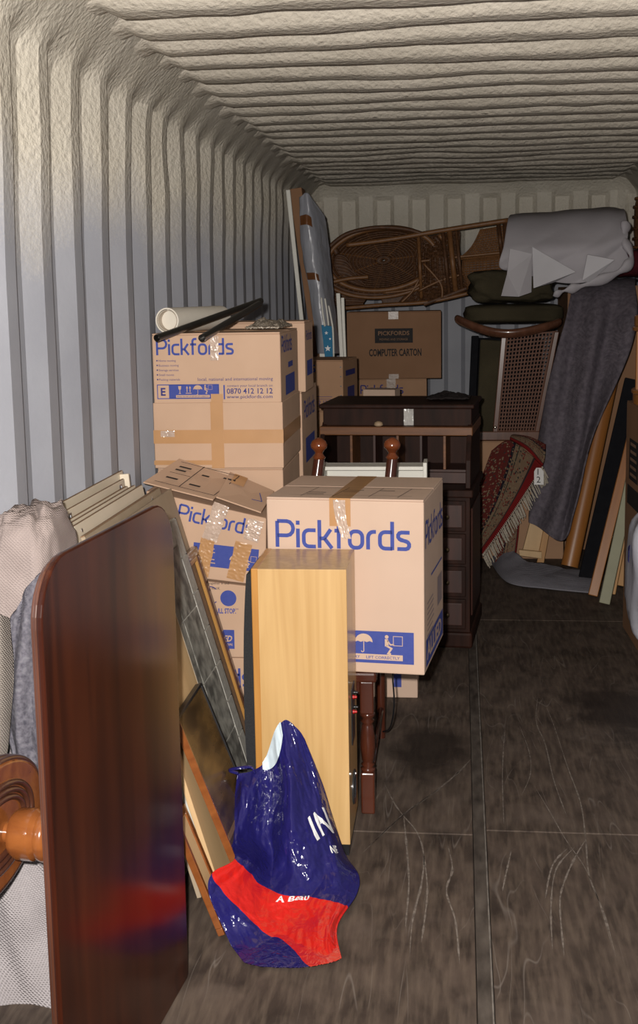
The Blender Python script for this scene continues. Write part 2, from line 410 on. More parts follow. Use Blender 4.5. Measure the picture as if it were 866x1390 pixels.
# floor: plywood sheets, steel strip down the middle
def floor_mat():
    m, nt, b, N, L = _nt('worn_plywood')
    g = N.new('ShaderNodeNewGeometry')
    def noise_(sc, det=4, st=(1, 1, 1), dist=0):
        mp = N.new('ShaderNodeMapping'); mp.inputs['Scale'].default_value = st; L.new(g.outputs['Position'], mp.inputs[0])
        q = N.new('ShaderNodeTexNoise'); q.inputs['Scale'].default_value = sc; q.inputs['Detail'].default_value = det; q.inputs['Distortion'].default_value = dist
        L.new(mp.outputs[0], q.inputs['Vector']); return q.outputs[0]
    def ramp(s, p0, c0, p1, c1):
        r = N.new('ShaderNodeValToRGB'); e = r.color_ramp.elements; e[0].position = p0; e[1].position = p1
        e[0].color = (*c0, 1); e[1].color = (*c1, 1); L.new(s, r.inputs[0]); return r.outputs[0]
    def mix(f, a, c):
        q = N.new('ShaderNodeMix'); q.data_type = 'RGBA'; L.new(f, q.inputs['Factor']); L.new(a, q.inputs[6])
        if isinstance(c, tuple): q.inputs[7].default_value = (*c, 1)
        else: L.new(c, q.inputs[7])
        return q.outputs[2]
    base = ramp(noise_(7, 9, (1.6, .8, 1), .6), .32, (.034, .024, .019), .70, (.098, .071, .056))
    fine = ramp(noise_(60, 5, (1, .12, 1)), .42, (0, 0, 0), .72, (.55,)*3)
    c = mix(fine, base, (.16, .12, .09))
    dust = ramp(noise_(3.2, 8, (1, 1, 1), 1.2), .52, (0, 0, 0), .80, (.42,)*3)
    c = mix(dust, c, (.17, .132, .108))
    # scuff lines: thin iso-lines of a slow noise field
    def lines(sc, st, w, off):
        mp = N.new('ShaderNodeMapping'); mp.inputs['Scale'].default_value = st; mp.inputs['Location'].default_value = (off, off*.7, 0); L.new(g.outputs['Position'], mp.inputs[0])
        q = N.new('ShaderNodeTexNoise'); q.inputs['Scale'].default_value = sc; q.inputs['Detail'].default_value = 1.5; q.inputs['Distortion'].default_value = .3; L.new(mp.outputs[0], q.inputs['Vector'])
        a = N.new('ShaderNodeMath'); a.operation = 'SUBTRACT'; L.new(q.outputs[0], a.inputs[0]); a.inputs[1].default_value = .5
        d = N.new('ShaderNodeMath'); d.operation = 'ABSOLUTE'; L.new(a.outputs[0], d.inputs[0])
        r = ramp(d.outputs[0], 0, (.42,)*3, w, (0, 0, 0))
        br = ramp(noise_(5, 3), .42, (0, 0, 0), .6, (1, 1, 1))
        m2 = N.new('ShaderNodeMix'); m2.data_type = 'RGBA'; m2.blend_type = 'MULTIPLY'; m2.inputs['Factor'].default_value = 1; L.new(r, m2.inputs[6]); L.new(br, m2.inputs[7]); return m2.outputs[2]
    c = mix(lines(2.2, (3.4, .42, 1), .0025, 3.1), c, (.24, .205, .18))
    c = mix(lines(1.7, (4.2, .5, 1), .0016, 8.4), c, (.24, .205, .18))
    # two old oil stains
    for (x, y, rx, ry) in ((-.10, 4.22, .15, .33), (.62, 4.72, .22, .36)):
        sp = N.new('ShaderNodeVectorMath'); sp.operation = 'SUBTRACT'; L.new(g.outputs['Position'], sp.inputs[0]); sp.inputs[1].default_value = (x, y, 0)
        dv = N.new('ShaderNodeVectorMath'); dv.operation = 'DIVIDE'; L.new(sp.outputs[0], dv.inputs[0]); dv.inputs[1].default_value = (rx, ry, 1)
        ln = N.new('ShaderNodeVectorMath'); ln.operation = 'LENGTH'; L.new(dv.outputs[0], ln.inputs[0])
        ad = N.new('ShaderNodeMath'); ad.operation = 'ADD'; L.new(ln.outputs['Value'], ad.inputs[0])
        nn = N.new('ShaderNodeMath'); nn.operation = 'MULTIPLY_ADD'; L.new(noise_(7, 5), nn.inputs[0]); nn.inputs[1].default_value = 1.1; nn.inputs[2].default_value = -.55
        L.new(nn.outputs[0], ad.inputs[1])
        c = mix(ramp(ad.outputs[0], .55, (.8,)*3, 1.05, (0, 0, 0)), c, (.020, .013, .010))
    L.new(c, b.inputs['Base Color']); b.inputs['Roughness'].default_value = .68; b.inputs['Specular IOR Level'].default_value = .3
    bp = N.new('ShaderNodeBump'); bp.inputs['Strength'].default_value = .35; bp.inputs['Distance'].default_value = .003
    L.new(noise_(70, 6, (1, .3, 1)), bp.inputs['Height']); L.new(bp.outputs[0], b.inputs['Normal'])
    return m
PLY = floor_mat()
mb = MB(); mb.box(XL-.04, XR+.04, YF, YB+.04, -.10, -.03)
floor = struct('floor', mb, mk('underfloor', (.03, .022, .018)))
edges_y = [YF, 1.13, 3.57, 6.01, 8.45, YB+.03]
for x0, x1, dy in ((XL-.036, .037, .035), (.078, XR+.036, 0)):
    e = [edges_y[0]] + [q-dy for q in edges_y[1:-1]] + [edges_y[-1]]
    for i in range(len(e)-1):
        mb = MB(); mb.box(x0, x1, e[i]+.0025, e[i+1]-.0025, -.03, 0)
        obj('floor_panel', mb, PLY, floor, bevel=.002, seg=1)
STRIP = mk('worn_steel_strip', (.125, .104, .088), .6, (.035, .028, .024), vs=30, bump=.5, bs=60, spec=.2, stretch=(1, .3, 1))
mb = MB(); mb.box(.039, .076, YF, YB+.03, -.03, -.003)
obj('metal_strip', mb, STRIP, floor)
mb = MB(); mb.box(.072, .076, YF, YB+.03, -.003, .0025); obj('strip_lip', mb, mk('scuffed_lip', (.24, .215, .19), .6, (.09, .077, .066), vs=25), floor)
# long drag scuffs in the plywood, as they run in the photograph
rs = random.Random(5); mb = MB()
SC = [[(490, 1160), (545, 1108), (590, 1075), (620, 1050), (640, 1030)], [(500, 1150), (548, 1106), (600, 1068), (634, 1038)], [(520, 1060), (535, 1090), (548, 1108), (566, 1130), (575, 1160), (572, 1200), (560, 1250), (556, 1300)],
      [(548, 1108), (552, 1150), (555, 1200), (550, 1260)], [(575, 1160), (580, 1210), (572, 1280)], [(608, 1148), (614, 1180), (606, 1210), (618, 1250), (624, 1310)],
      [(724, 1065), (745, 1100), (768, 1140), (795, 1180), (815, 1230), (832, 1290)], [(735, 945), (750, 980), (770, 1040), (788, 1090), (795, 1140), (800, 1190), (820, 1240), (836, 1300)],
      [(795, 1140), (780, 1165), (765, 1200), (760, 1230), (766, 1300)], [(780, 1150), (755, 1180), (748, 1230), (750, 1290)], [(770, 1152), (750, 1175), (740, 1220)],
      [(705, 985), (718, 1020), (720, 1050), (708, 1080)], [(730, 945), (728, 980), (740, 1010), (752, 1060), (770, 1110)], [(685, 990), (682, 1050), (684, 1120)], [(694, 1155), (686, 1190), (682, 1210)]]
for P in SC:
    Q = [at(a, b_, z=0) for a, b_ in P]; wd_ = rs.uniform(.005, .011)
    pp = [cr(Q, i/40) for i in range(41)]; o0 = len(mb.v)
    for i, p in enumerate(pp):
        t_ = (pp[min(i+1, 40)]-pp[max(i-1, 0)]).normalized(); nn_ = Vector((-t_.y, t_.x, 0)); k = wd_*(.25+.75*abs(nz(i*.35, wd_*900)))*min(1, i/5, (40-i)/5)
        for sg in (1, -1): mb.v.append((p.x+nn_.x*k*sg*.5, p.y+nn_.y*k*sg*.5, .0006))
    for i in range(40): a = o0+2*i; mb.f.append((a, a+1, a+3, a+2))
obj('scuff_marks', mb, mk('scuffed_wood', (.24, .205, .178), .8, (.115, .092, .077), vs=55, amt=.35, spec=.2), floor, kind='stuff')
# ------------------------------------------------------------------ cardboard boxes
def carton(label, x, y, z0, rot, w, d, h, mat=CARD, name='cardboard_box', group=None, tape=True, tape_drop=.09, flaps=True, tapew=.05, tilt=0):
    """closed moving box: origin at the middle of its front bottom edge, x right, y back"""
    t = thing(name, label, 'box', (x, y, z0), (tilt, 0, rot), group)
    mb = MB(); mb.box(-w/2, w/2, 0, d, 0, h-.006)
    obj('body', mb, mat, t, bevel=.004)
    if flaps:
        for a, b in ((0.001, d/2-.0015), (d/2+.0015, d-.001)):
            mb = MB(); mb.box(-w/2+.001, w/2-.001, a, b, h-.006, h)
            obj('flap', mb, mat, t, bevel=.0015, seg=1)
    if tape:
        mb = MB(); mb.box(-w/2-.0008, w/2+.0008, d/2-tapew/2, d/2+tapew/2, h, h+.0008)
        obj('tape', mb, TAPE, t)
    return t
def ffront(w, h): return Face((-w/2, 0, 0), (1, 0, 0), (0, 0, 1), (0, -1, 0))
def fright(w, d): return Face((w/2, 0, 0), (0, 1, 0), (0, 0, 1), (1, 0, 0))
def ftop(w, h): return Face((-w/2, 0, h), (1, 0, 0), (0, 1, 0), (0, 0, 1))

def umbrella(mb, f, x, y, s):
    poly(mb, f, [(x-.5*s, y)] + [(x+.5*s*cos(radians(180-a)), y+.48*s*sin(radians(a))) for a in range(15, 180, 15)] + [(x+.5*s, y), (x+.33*s, y+.06*s), (x+.17*s, y), (x, y+.06*s), (x-.17*s, y), (x-.33*s, y+.06*s)])
    ribbon(mb, f, [(x, y+.05*s), (x, y-.5*s)] + [(x-.07*s+.07*s*cos(radians(a)), y-.5*s+.07*s*sin(radians(a))) for a in (-40, -90, -140, -180)], .045*s)
def lifter(mb, f, x, y, s):
    disc(mb, f, x-.05*s, y+.48*s, .10*s, 14)
    poly(mb, f, [(x-.15*s, y+.36*s), (x+.02*s, y+.36*s), (x+.05*s, y+.02*s), (x-.15*s, y-.04*s)])
    ribbon(mb, f, [(x-.02*s, y+.30*s), (x+.14*s, y+.06*s), (x+.34*s, y+.08*s)], .07*s)
    ribbon(mb, f, [(x-.07*s, y), (x+.20*s, y-.14*s), (x+.02*s, y-.42*s), (x+.17*s, y-.45*s)], .10*s)
    ribbon(mb, f, [(x+.30*s, y+.02*s), (x+.30*s, y+.52*s), (x+.78*s, y+.52*s), (x+.78*s, y+.02*s)], .03*s, True)
def goblet(mb, f, x, y, s):
    poly(mb, f, [(x-.2*s, y+.5*s), (x+.2*s, y+.5*s), (x+.16*s, y+.1*s), (x+.04*s, y), (x+.04*s, y-.4*s), (x+.2*s, y-.5*s), (x-.2*s, y-.5*s), (x-.04*s, y-.4*s), (x-.04*s, y), (x-.16*s, y+.1*s)][::-1])
def arrows(mb, f, x, y, s):
    for dx in (-.2, .2):
        poly(mb, f, [(x+(dx-.05)*s, y-.3*s), (x+(dx+.05)*s, y-.3*s), (x+(dx+.05)*s, y+.2*s), (x+(dx-.05)*s, y+.2*s)])
        poly(mb, f, [(x+(dx-.14)*s, y+.2*s), (x+(dx+.14)*s, y+.2*s), (x+dx*s, y+.5*s)])
    rect(mb, f, x-.38*s, y-.48*s, x+.38*s, y-.40*s)
rnd = random.Random(3)

# --- big pale box on the chair
W, D, Hh = .484, .45, .539
FB = carton('pale moving box with large blue lettering, sitting on the turned-leg wooden chair', -.348, 3.650, .465, -.111, W, D, Hh, CARDS, group=None, tape=False)
f = ffront(W, Hh)
logo(f, .027, .385, .0585, FB)
mb = MB(); rect(mb, f, .03, .032, W-.032, .132); obj('blue_band', mb, INK, FB)
f2 = f.lift(.0006); mb = MB()
umbrella(mb, f2, .298, .097, .055); lifter(mb, f2, .372, .088, .058); goblet(mb, f2, .10, .085, .06); arrows(mb, f2, .185, .085, .06)
rect(mb, f2, .05, .042, W-.066, .060); obj('handling_symbols', mb, CARDS, FB, kind='stuff')
f3 = f.lift(.0009)
text(f3, 'FRAGILE     THIS WAY UP     KEEP DRY     LIFT CORRECTLY', .056, .046, .0085, FB, width=W-.132, bold=.01)
s = fright(W, D)
logo(s, .025, .385, .057, FB)
FADE = mk('faded_print', (.22, .17, .20), .8, (.30, .22, .2), vs=40)
mb = MB(); rect(mb, s, .15, .275, .41, .282); obj('rule', mb, INK, FB)
mb = MB(); greek(mb, s, .06, .205, .17, 8, .017, .005, rnd); obj('fine_print', mb, FADE, FB, kind='stuff')
mb = MB(); rect(mb, s, .30, .14, .41, .235); obj('side_print', mb, FADE, FB)
mb = MB(); rect(mb, s, .03, .015, .43, .10); obj('side_band', mb, INK, FB)
text(s.lift(.0006), 'ALLIED', .05, .035, .05, FB, CARDS, bold=.03, width=.34)
# form lines on the lid and the tape that runs over it and down the front
tp = ftop(W, Hh); mb = MB()
for xx in (.10, .20, .31, .40): ribbon(mb, tp, [(xx, .03), (xx+.02, .20)], .002)
ribbon(mb, tp, [(.06, .05), (.44, .06)], .002); ribbon(mb, tp, [(.06, .19), (.45, .20)], .002)
greek(mb, tp, .11, .10, .07, 2, .03, .006, rnd); greek(mb, tp, .215, .15, .06, 2, .03, .006, rnd); greek(mb, tp, .325, .15, .05, 1, .03, .006, rnd)
obj('lid_form_print', mb, INKB, FB)
mb = MB(); mb.box(-.045, .02, -.0012, D, Hh, Hh+.001); mb.box(-.045, .02, -.0022, -.0005, Hh-.085, Hh+.001); obj('tape', mb, TAPE, FB)
mb = MB()
mb.grid(lambda u, v: (-.028+.028*u+.010*(1-v)*(u-.5)+.022*v*v, -.0038-.004*abs(nz(u*6, v*9)), Hh-.004-.118*v), 16, 30)
obj('clear_tape', mb, CLEAR, FB, smooth=True)

# --- big stacked box by the wall, phone number print
TW, TD, TH = .452, .50, .474
TB = carton('tall taped moving box with phone number print, white tube on its lid', -.845, 4.25, 1.012, .01, TW, TD, TH, CARD)
f = ffront(TW, TH)
logo(f, .014, .399, .0385, TB)
mb = MB()
for i, sx in enumerate(('Home moving', 'Business moving', 'Storage services', 'Small moves', 'Packing materials')):
    yy = .376-i*.0165; disc(mb, f, .016, yy+.004, .0028, 8)
    text(f, sx, .021, yy, .0075, TB, INKD, name='list_line')
obj('bullet_marks', mb, INKD, TB)
text(f, 'local, national and international moving', .158, .308, .0112, TB, INKD, width=.265)
mb = MB(); ribbon(mb, f, [(.014, .247), (.232, .247), (.232, .295), (.014, .295)], .003, True); rect(mb, f, .055, .246, .232, .296); obj('symbol_band', mb, INK, TB)
text(f, 'E', .024, .258, .026, TB, INKD, bold=.03)
f2 = f.lift(.0006); mb = MB(); goblet(mb, f2, .094, .277, .027); arrows(mb, f2, .125, .277, .027); umbrella(mb, f2, .158, .278, .032); lifter(mb, f2, .186, .277, .03); rect(mb, f2, .08, .2495, .20, .259); obj('handling_symbols', mb, CARD, TB, kind='stuff')
text(f.lift(.0009), 'FRAGILE THIS WAY UP KEEP DRY LIFT CORRECTLY', .083, .2515, .005, TB, INKD, width=.112)
mb = MB(); rect(mb, f, .249, .243, .254, .293); obj('rule', mb, INK, TB)
text(f, 'contact your local branch on', .262, .286, .0085, TB, INKD, width=.16)
text(f, '0870 412 12 12', .260, .262, .0185, TB, INKD, width=.162, bold=.012)
text(f, 'www.pickfords.com', .260, .246, .0115, TB, INKD, width=.162, bold=.005)
s = fright(TW, TD)
logo(s, .03, .40, .04, TB)
for q in ((.12, .245, .38, .315), (.20, .34, .33, .36)):
    mb = MB(); rect(mb, s, *q); obj('side_print', mb, INK, TB)
# lower half is a second sleeve, sealed by a band of brown tape
mb = MB(); mb.box(-TW/2-.004, TW/2+.004, -.004, TD+.004, 0, .232); obj('lower_sleeve', mb, CARD, TB, bevel=.003)
mb = MB(); mb.box(-TW/2-.0052, TW/2+.0052, -.0052, TD+.0052, .088, .136); obj('tape', mb, TAPE, TB)
mb = MB(); mb.box(-.025, .02, -.0056, -.003, 0, .235); obj('tape', mb, TAPE, TB)
mb = MB(); mb.box(-.022, .02, -.0022, -.0002, .235, .262); obj('tape', mb, TAPE, TB)
mb = MB(); mb.box(-TW/2-.006, -.02, -.0060, -.0042, .012, .028); obj('tape', mb, TAPE, TB)
mb = MB(); mb.grid(lambda u, v: (-.02+.03*u, -.003-.004*abs(nz(u*5, v*9, 4)), TH-.01-.085*v), 10, 20); obj('clear_tape', mb, CLEAR, TB, smooth=True)
mb = MB(); mb.grid(lambda u, v: (-.205+.05*u, -.0065-.003*abs(nz(u*7, v*9, 2)), .112+.022*v), 12, 8); obj('clear_tape', mb, CLEAR, TB, smooth=True)

# --- carton that carries it and the stack next to it
carton('plain cardboard box on the floor under the phone number box', -.845, 4.26, 0, .01, .45, .48, 1.010, CARD, tape=False)
b1 = carton('floor-level plain moving box behind the phone number box', -.83, 4.80, 0, 0, .42, .50, .62, CARD, tape=False)
b2 = carton('moving box with blue side print tucked behind the phone number box', -.828, 4.80, .62, 0, .42, .50, .615, CARD, tape=False)
s = fright(.42, .50); logo(s, .06, .50, .05, b2); 
for q in ((.10, .32, .40, .42), (.12, .08, .42, .15)):
    mb = MB(); rect(mb, s, *q); obj('side_print', mb, INK, b2)
b3 = carton('topmost moving box behind the phone number box, level with its lid', -.80, 4.79, 1.235, 0, .40, .26, .275, CARD, tape=False)
s = fright(.40, .26); logo(s, .03, .20, .026, b3); mb = MB(); rect(mb, s, .05, .06, .22, .12); obj('side_print', mb, INK, b3)

# --- white paper tube, two metal poles and bubble wrap on the lid
def along(mb, a, b, r, n=16, hole=None):
    a = Vector(a); b = Vector(b)
    if hole:
        d = (b-a); L_ = d.length; M_ = Matrix.Translation(a) @ d.to_track_quat('Z', 'Y').to_matrix().to_4x4()
        prof = [(hole, .03), (hole, 0), (r, 0), (r, L_), (hole, L_), (hole, .04)]
        base = len(mb.v)
        for rr, z in prof:
            for j in range(n):
                q = 2*pi*j/n; mb.v.append(tuple(M_ @ Vector((rr*cos(q), rr*sin(q), z))))
        for i in range(len(prof)-1):
            for j in range(n): mb.f.append((base+i*n+j, base+i*n+(j+1) % n, base+(i+1)*n+(j+1) % n, base+(i+1)*n+j))
        mb.f.append(tuple(base+j for j in range(n))); mb.f.append(tuple(base+5*n+j for j in reversed(range(n))))
    else: mb.tube([a, b], r, n)
    return mb
ZT = 1.487
tt = thing('paper_tube', 'white rolled paper tube lying on the phone number box', 'tube', (-.99, 4.27, ZT))
mb = MB(); along(mb, (-.020, -.04, .0445), (.078, .42, .0445), .044, 24, .039); obj('tube_wall', mb, mk('tube_white', (.74, .69, .60), .6, (.68, .62, .53), vs=12), tt, smooth='auto')
mb = MB(); along(mb, (-.0194, -.037, .0445), (.0768, .414, .0445), .0365, 24, .034); obj('paper_roll', mb, mk('tube_inner', (.55, .47, .38), .8), tt, smooth='auto')
POLE = mk('dark_metal_pole', (.055, .05, .045), .3, (.04, .036, .032), vs=20, metal=.7)
for (a, b, lb, rr) in ((at(213, 463, Y=4.04)+Vector((0, 0, .010)), at(354, 412, Y=4.86)+Vector((0, 0, .010)), 'long dark metal pole crossing under the other one on the phone number box', .0125),
                   (at(274, 464, Y=4.06)+Vector((0, 0, .012)), at(352, 417, Y=4.74)+Vector((0, 0, .012)), 'dark metal pole whose open end overhangs the blue lettering, beside the bubble wrap', .0125)):
    mb = MB(); along(mb, (0, 0, 0), Vector(b)-Vector(a), rr, 14, rr-.0025)
    o = obj('metal_pole', mb, POLE, smooth='auto', loc=a); tag(o, lb, 'pole')
BUB = mk('bubble_wrap', (.42, .36, .29), .15, (.20, .16, .12), vs=90, amt=.3, bump=1, bs=110, bd=.008, spec=.9)
mb = MB()
def bw(u, v):
    e = min(u, 1-u, v, 1-v)
    return (-.755+.12*u+.01*nz(v*3, u), 4.34+.34*v, ZT+.012+.028*sstep(0, .25, e)*(.6+.6*nz(u*5, v*5, 3))+.006*nz(u*30, v*30))
mb.grid(bw, 44, 44)
tag(obj('bubble_wrap', mb, BUB, smooth=True, solid=.006), 'crumpled bubble wrap on the lid of the phone number box', 'bubble wrap')

# --- crushed box with loose flaps, on two more boxes
YC = 3.99
def wall_box(label, q, y0, y1, mat, name='cardboard_box'):
    """box from its four front corners (x,z): bl, br, tr, tl"""
    t = thing(name, label, 'box', (q[0][0], y0, min(q[0][1], q[1][1])))
    o = Vector(t.location); mb = MB()
    P = [Vector((x, 0, z)) for x, z in q]; dd = y1-y0
    p = [Vector((P[0].x, y0, P[0].z)), Vector((P[1].x, y0, P[1].z)), Vector((P[1].x, y1, P[1].z)), Vector((P[0].x, y1, P[0].z)),
         Vector((P[3].x, y0, P[3].z)), Vector((P[2].x, y0, P[2].z)), Vector((P[2].x, y1, P[2].z)), Vector((P[3].x, y1, P[3].z))]
    mb.hexa([v-o for v in p]); obj('body', mb, mat, t, bevel=.004)
    u = Vector((q[1][0]-q[0][0], 0, q[1][1]-q[0][1])); wd = u.length; u.normalize()
    return t, Face((0 if True else 0, 0, q[0][1]-min(q[0][1], q[1][1])), u, Vector((-u.z, 0, u.x)), (0, -1, 0)), wd
cb, f, wd = wall_box('crushed moving box with raised flaps and crinkled clear tape on its front', [(-1.03, .691), (-.648, .649), (-.640, .880), (-1.045, .972)], YC, 4.235, CARD)
fs = Face(f.o+Vector((0, 0, .0)), Vector((.975, 0, -.222)).normalized(), Vector((.222, 0, .975)).normalized(), (0, -1, 0), 0)
pq = at(240, 704, Y=YC)-cb.location; fs.o = pq+Vector((0, -.0012, 0))
logo(fs, 0, 0, .0365, cb)
mb = MB(); rect(mb, f, .13, .045, .352, .122); obj('blue_band', mb, INK, cb)
mb = MB(); umbrella(mb, f.lift(.0006), .275, .075, .04); lifter(mb, f.lift(.0006), .315, .075, .04); greek(mb, f.lift(.0006), .16, .105, .05, 5, .012, .003, rnd); obj('handling_symbols', mb, CARD, cb, kind='stuff')
def fl(px): return [at(*p)-cb.location for p in px]
FLAPS = (('flap', [(194, 656, YC), (289, 680, YC), (318, 650, 4.235), (243, 624, 4.235)], CARD),
         ('flap', [(293, 676, YC), (354, 697, YC), (372, 668, 4.235), (312, 642, 4.235)], CARD))
for nm, px, m in FLAPS:
    mb = MB(); P = [at(a, b, Y=c)-cb.location for a, b, c in px]; mb.slab(P, .005); obj(nm, mb, m, cb, bevel=.001, seg=1)
P = [at(a, b, Y=c)-cb.location for a, b, c in FLAPS[0][1]]
uu = P[1]-P[0]; vv = P[3]-P[0]; nn = uu.cross(vv).normalized()
ff = Face(P[0]+nn*.005, uu, vv, nn); mb = MB()
for q in ([(.10, .12), (.95, .12)], [(.45, .12), (.42, .92)], [(.95, .12), (.95, .9)], [(.08, .9), (.95, .9)], [(.12, .5), (.42, .5)]):
    ribbon(mb, ff, q, .012)
for a, b in ((.14, .60), (.14, .72), (.16, .30), (.52, .62), (.80, .70), (.52, .25)): rect(mb, ff, a, b, a+rnd.uniform(.1, .2), b+.045)
obj('flap_form_print', mb, INKB, cb)
mb = MB(); P2 = [at(a, b, Y=c)-cb.location for a, b, c in FLAPS[1][1]]; uu = P2[1]-P2[0]; vv = P2[3]-P2[0]; nn = uu.cross(vv).normalized()
ff = Face(P2[0]+nn*.005, uu, vv, nn); rect(mb, ff, .12, .62, .42, .98); obj('tape', mb, TAPE, cb)
mb = MB(); ribbon(mb, ff, [(.70, .30), (.92, .34), (.80, .60)], .02); obj('lettering', mb, INK, cb)
def crink(u0, v0, u1, v1, wdt, seed, mat, lift=.003):
    mb = MB(); a = Vector((u0, v0)); b = Vector((u1, v1)); d = b-a; nrm = Vector((-d.y, d.x)).normalized()
    def fn(u, v):
        q = a+d*v+nrm*(wdt*(u-.5)*(1+.12*nz(v*4, seed)))
        return tuple(f.p(q.x, q.y) + f.n*(lift+.004*abs(nz(u*5+seed, v*12))))
    mb.grid(fn, 14, 40); return obj('clear_tape' if mat is CLEAR else 'tape', mb, mat, cb, smooth=True)
crink(.215, .262, .182, .135, .052, 1, CLEAR, .004); crink(.178, .14, .165, .01, .048, 2, TAPE); crink(.335, .222, .322, .15, .05, 3, CLEAR); crink(.30, .14, .28, .01, .058, 4, TAPE)
cc, f, wd = wall_box('moving box with a blue disc print, directly under the crushed box', [(-1.03, .400), (-.645, .398), (-.642, .640), (-1.03, .682)], YC+.004, 4.235, CARD)
def uvp(px, py):
    d = at(px, py, Y=YC+.004)-cc.location-f.o; return d.dot(f.u), d.dot(f.v)
x_, y_ = uvp(310, 812); mb = MB(); disc(mb, f, x_, y_, .0275, 32); obj('disc_print', mb, INK, cc)
x_, y_ = uvp(286, 808); mb = MB(); ribbon(mb, f, [(x_+.027*cos(radians(a)), y_+.03*sin(radians(a))) for a in range(45, 320, 15)], .0035); obj('ring_letter_print', mb, INKD, cc)
x_, y_ = uvp(284, 832); text(f, 'o. FULL STOP.', x_, y_, .0165, cc, INK, width=.092, bold=.03)
x_, y_ = uvp(319, 828); text(f, 'TM', x_, y_, .006, cc, INKD)
x_, y_ = uvp(283, 793); text(f, 'together in and', x_, y_, .0085, cc, INKB, width=.07); x_, y_ = uvp(283, 800); text(f, 'in the UK.', x_, y_, .0085, cc, INKB, width=.04)
x0_, y0_ = uvp(284, 880); x1_, y1_ = uvp(318, 855); mb = MB(); rect(mb, f, x0_, y0_, x1_, y1_); obj('blue_panel', mb, INK, cc)
text(f.lift(.0006), 'ALLIED', x1_-.086, y0_+.026, .02, cc, CARD, width=.08, bold=.03, shear=.3)
text(f.lift(.0006), 'INTERNATIONAL', x1_-.086, y0_+.012, .0075, cc, CARD, width=.08, bold=.02, shear=.3)
cf, f, wd = wall_box('moving box on the floor at the bottom of the crushed box stack', [(-1.03, 0), (-.645, 0), (-.643, .397), (-1.03, .399)], YC+.002, 4.235, CARD)
logo(f, .025, .300, .042, cf); mb = MB(); rect(mb, f, .03, .05, .36, .13); obj('blue_band', mb, INK, cf)
# --- small box on the floor beyond the chair
W, D, Hh = .20, .16, .20
sb = carton('small cardboard box with blue print on the floor behind the turned-leg chair', -.27, 4.79, 0, 0, W, D, Hh, CARDS, tape=False)
f = ffront(W, Hh); mb = MB(); rect(mb, f, .105, .045, .135, .19); obj('blue_band', mb, INK, sb)
text(f.lift(.0006), 'AL', .108, .10, .018, sb, CARDS, bold=.03)

# --- boxes beyond the desk
W, Hh = .62, .440
CLEARD = mk('dull_clear_tape', (.30, .20, .14), .3, (.24, .16, .11), vs=25, bump=.4, bs=38, spec=.4)
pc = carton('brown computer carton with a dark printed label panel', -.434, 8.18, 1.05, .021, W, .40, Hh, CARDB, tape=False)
f = ffront(W, Hh)
mb = MB(); rect(mb, f, .185, .235, .435, .330); obj('label_panel', mb, INKB, pc)
DIMP = mk('dim_print', (.30, .17, .10), .85)
text(f.lift(.0006), 'PICKFORDS', .205, .286, .026, pc, DIMP, width=.205, bold=.02); text(f.lift(.0006), 'MOVING AND STORAGE', .215, .252, .014, pc, DIMP, width=.185)
text(f, 'COMPUTER CARTON', .145, .150, .045, pc, INKB, width=.345, bold=.03)
for q in ((Hh-.05, Hh), (0, .03)):
    mb = MB(); mb.box(-.035, .03, -.002, -.0005, *q); obj('clear_tape', mb, CLEARD, pc)
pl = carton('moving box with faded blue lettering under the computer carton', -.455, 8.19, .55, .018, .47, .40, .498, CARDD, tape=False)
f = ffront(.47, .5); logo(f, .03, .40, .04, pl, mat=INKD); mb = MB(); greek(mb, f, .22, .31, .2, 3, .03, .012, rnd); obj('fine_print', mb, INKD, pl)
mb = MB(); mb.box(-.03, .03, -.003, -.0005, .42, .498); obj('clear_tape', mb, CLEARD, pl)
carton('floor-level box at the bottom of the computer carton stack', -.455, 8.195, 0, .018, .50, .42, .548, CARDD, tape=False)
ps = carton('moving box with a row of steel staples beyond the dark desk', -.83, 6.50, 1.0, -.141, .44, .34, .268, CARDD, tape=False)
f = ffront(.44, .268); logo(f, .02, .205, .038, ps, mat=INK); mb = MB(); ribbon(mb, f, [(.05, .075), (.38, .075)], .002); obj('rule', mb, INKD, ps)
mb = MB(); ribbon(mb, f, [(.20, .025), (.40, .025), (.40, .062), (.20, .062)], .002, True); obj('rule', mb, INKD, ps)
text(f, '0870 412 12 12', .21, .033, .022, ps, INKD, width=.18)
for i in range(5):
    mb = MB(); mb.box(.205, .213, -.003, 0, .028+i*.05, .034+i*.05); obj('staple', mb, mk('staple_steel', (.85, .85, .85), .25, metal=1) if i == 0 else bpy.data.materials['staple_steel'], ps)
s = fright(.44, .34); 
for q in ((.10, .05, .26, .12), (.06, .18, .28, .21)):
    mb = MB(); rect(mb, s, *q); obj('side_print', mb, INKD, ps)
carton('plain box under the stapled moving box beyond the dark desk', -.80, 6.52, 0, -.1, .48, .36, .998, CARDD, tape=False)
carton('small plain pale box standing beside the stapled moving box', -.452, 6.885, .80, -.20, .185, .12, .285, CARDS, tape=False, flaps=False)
carton('low plain box under the small pale box beyond the dark desk', -.43, 6.87, 0, -.1, .27, .26, .798, CARDD, tape=False)
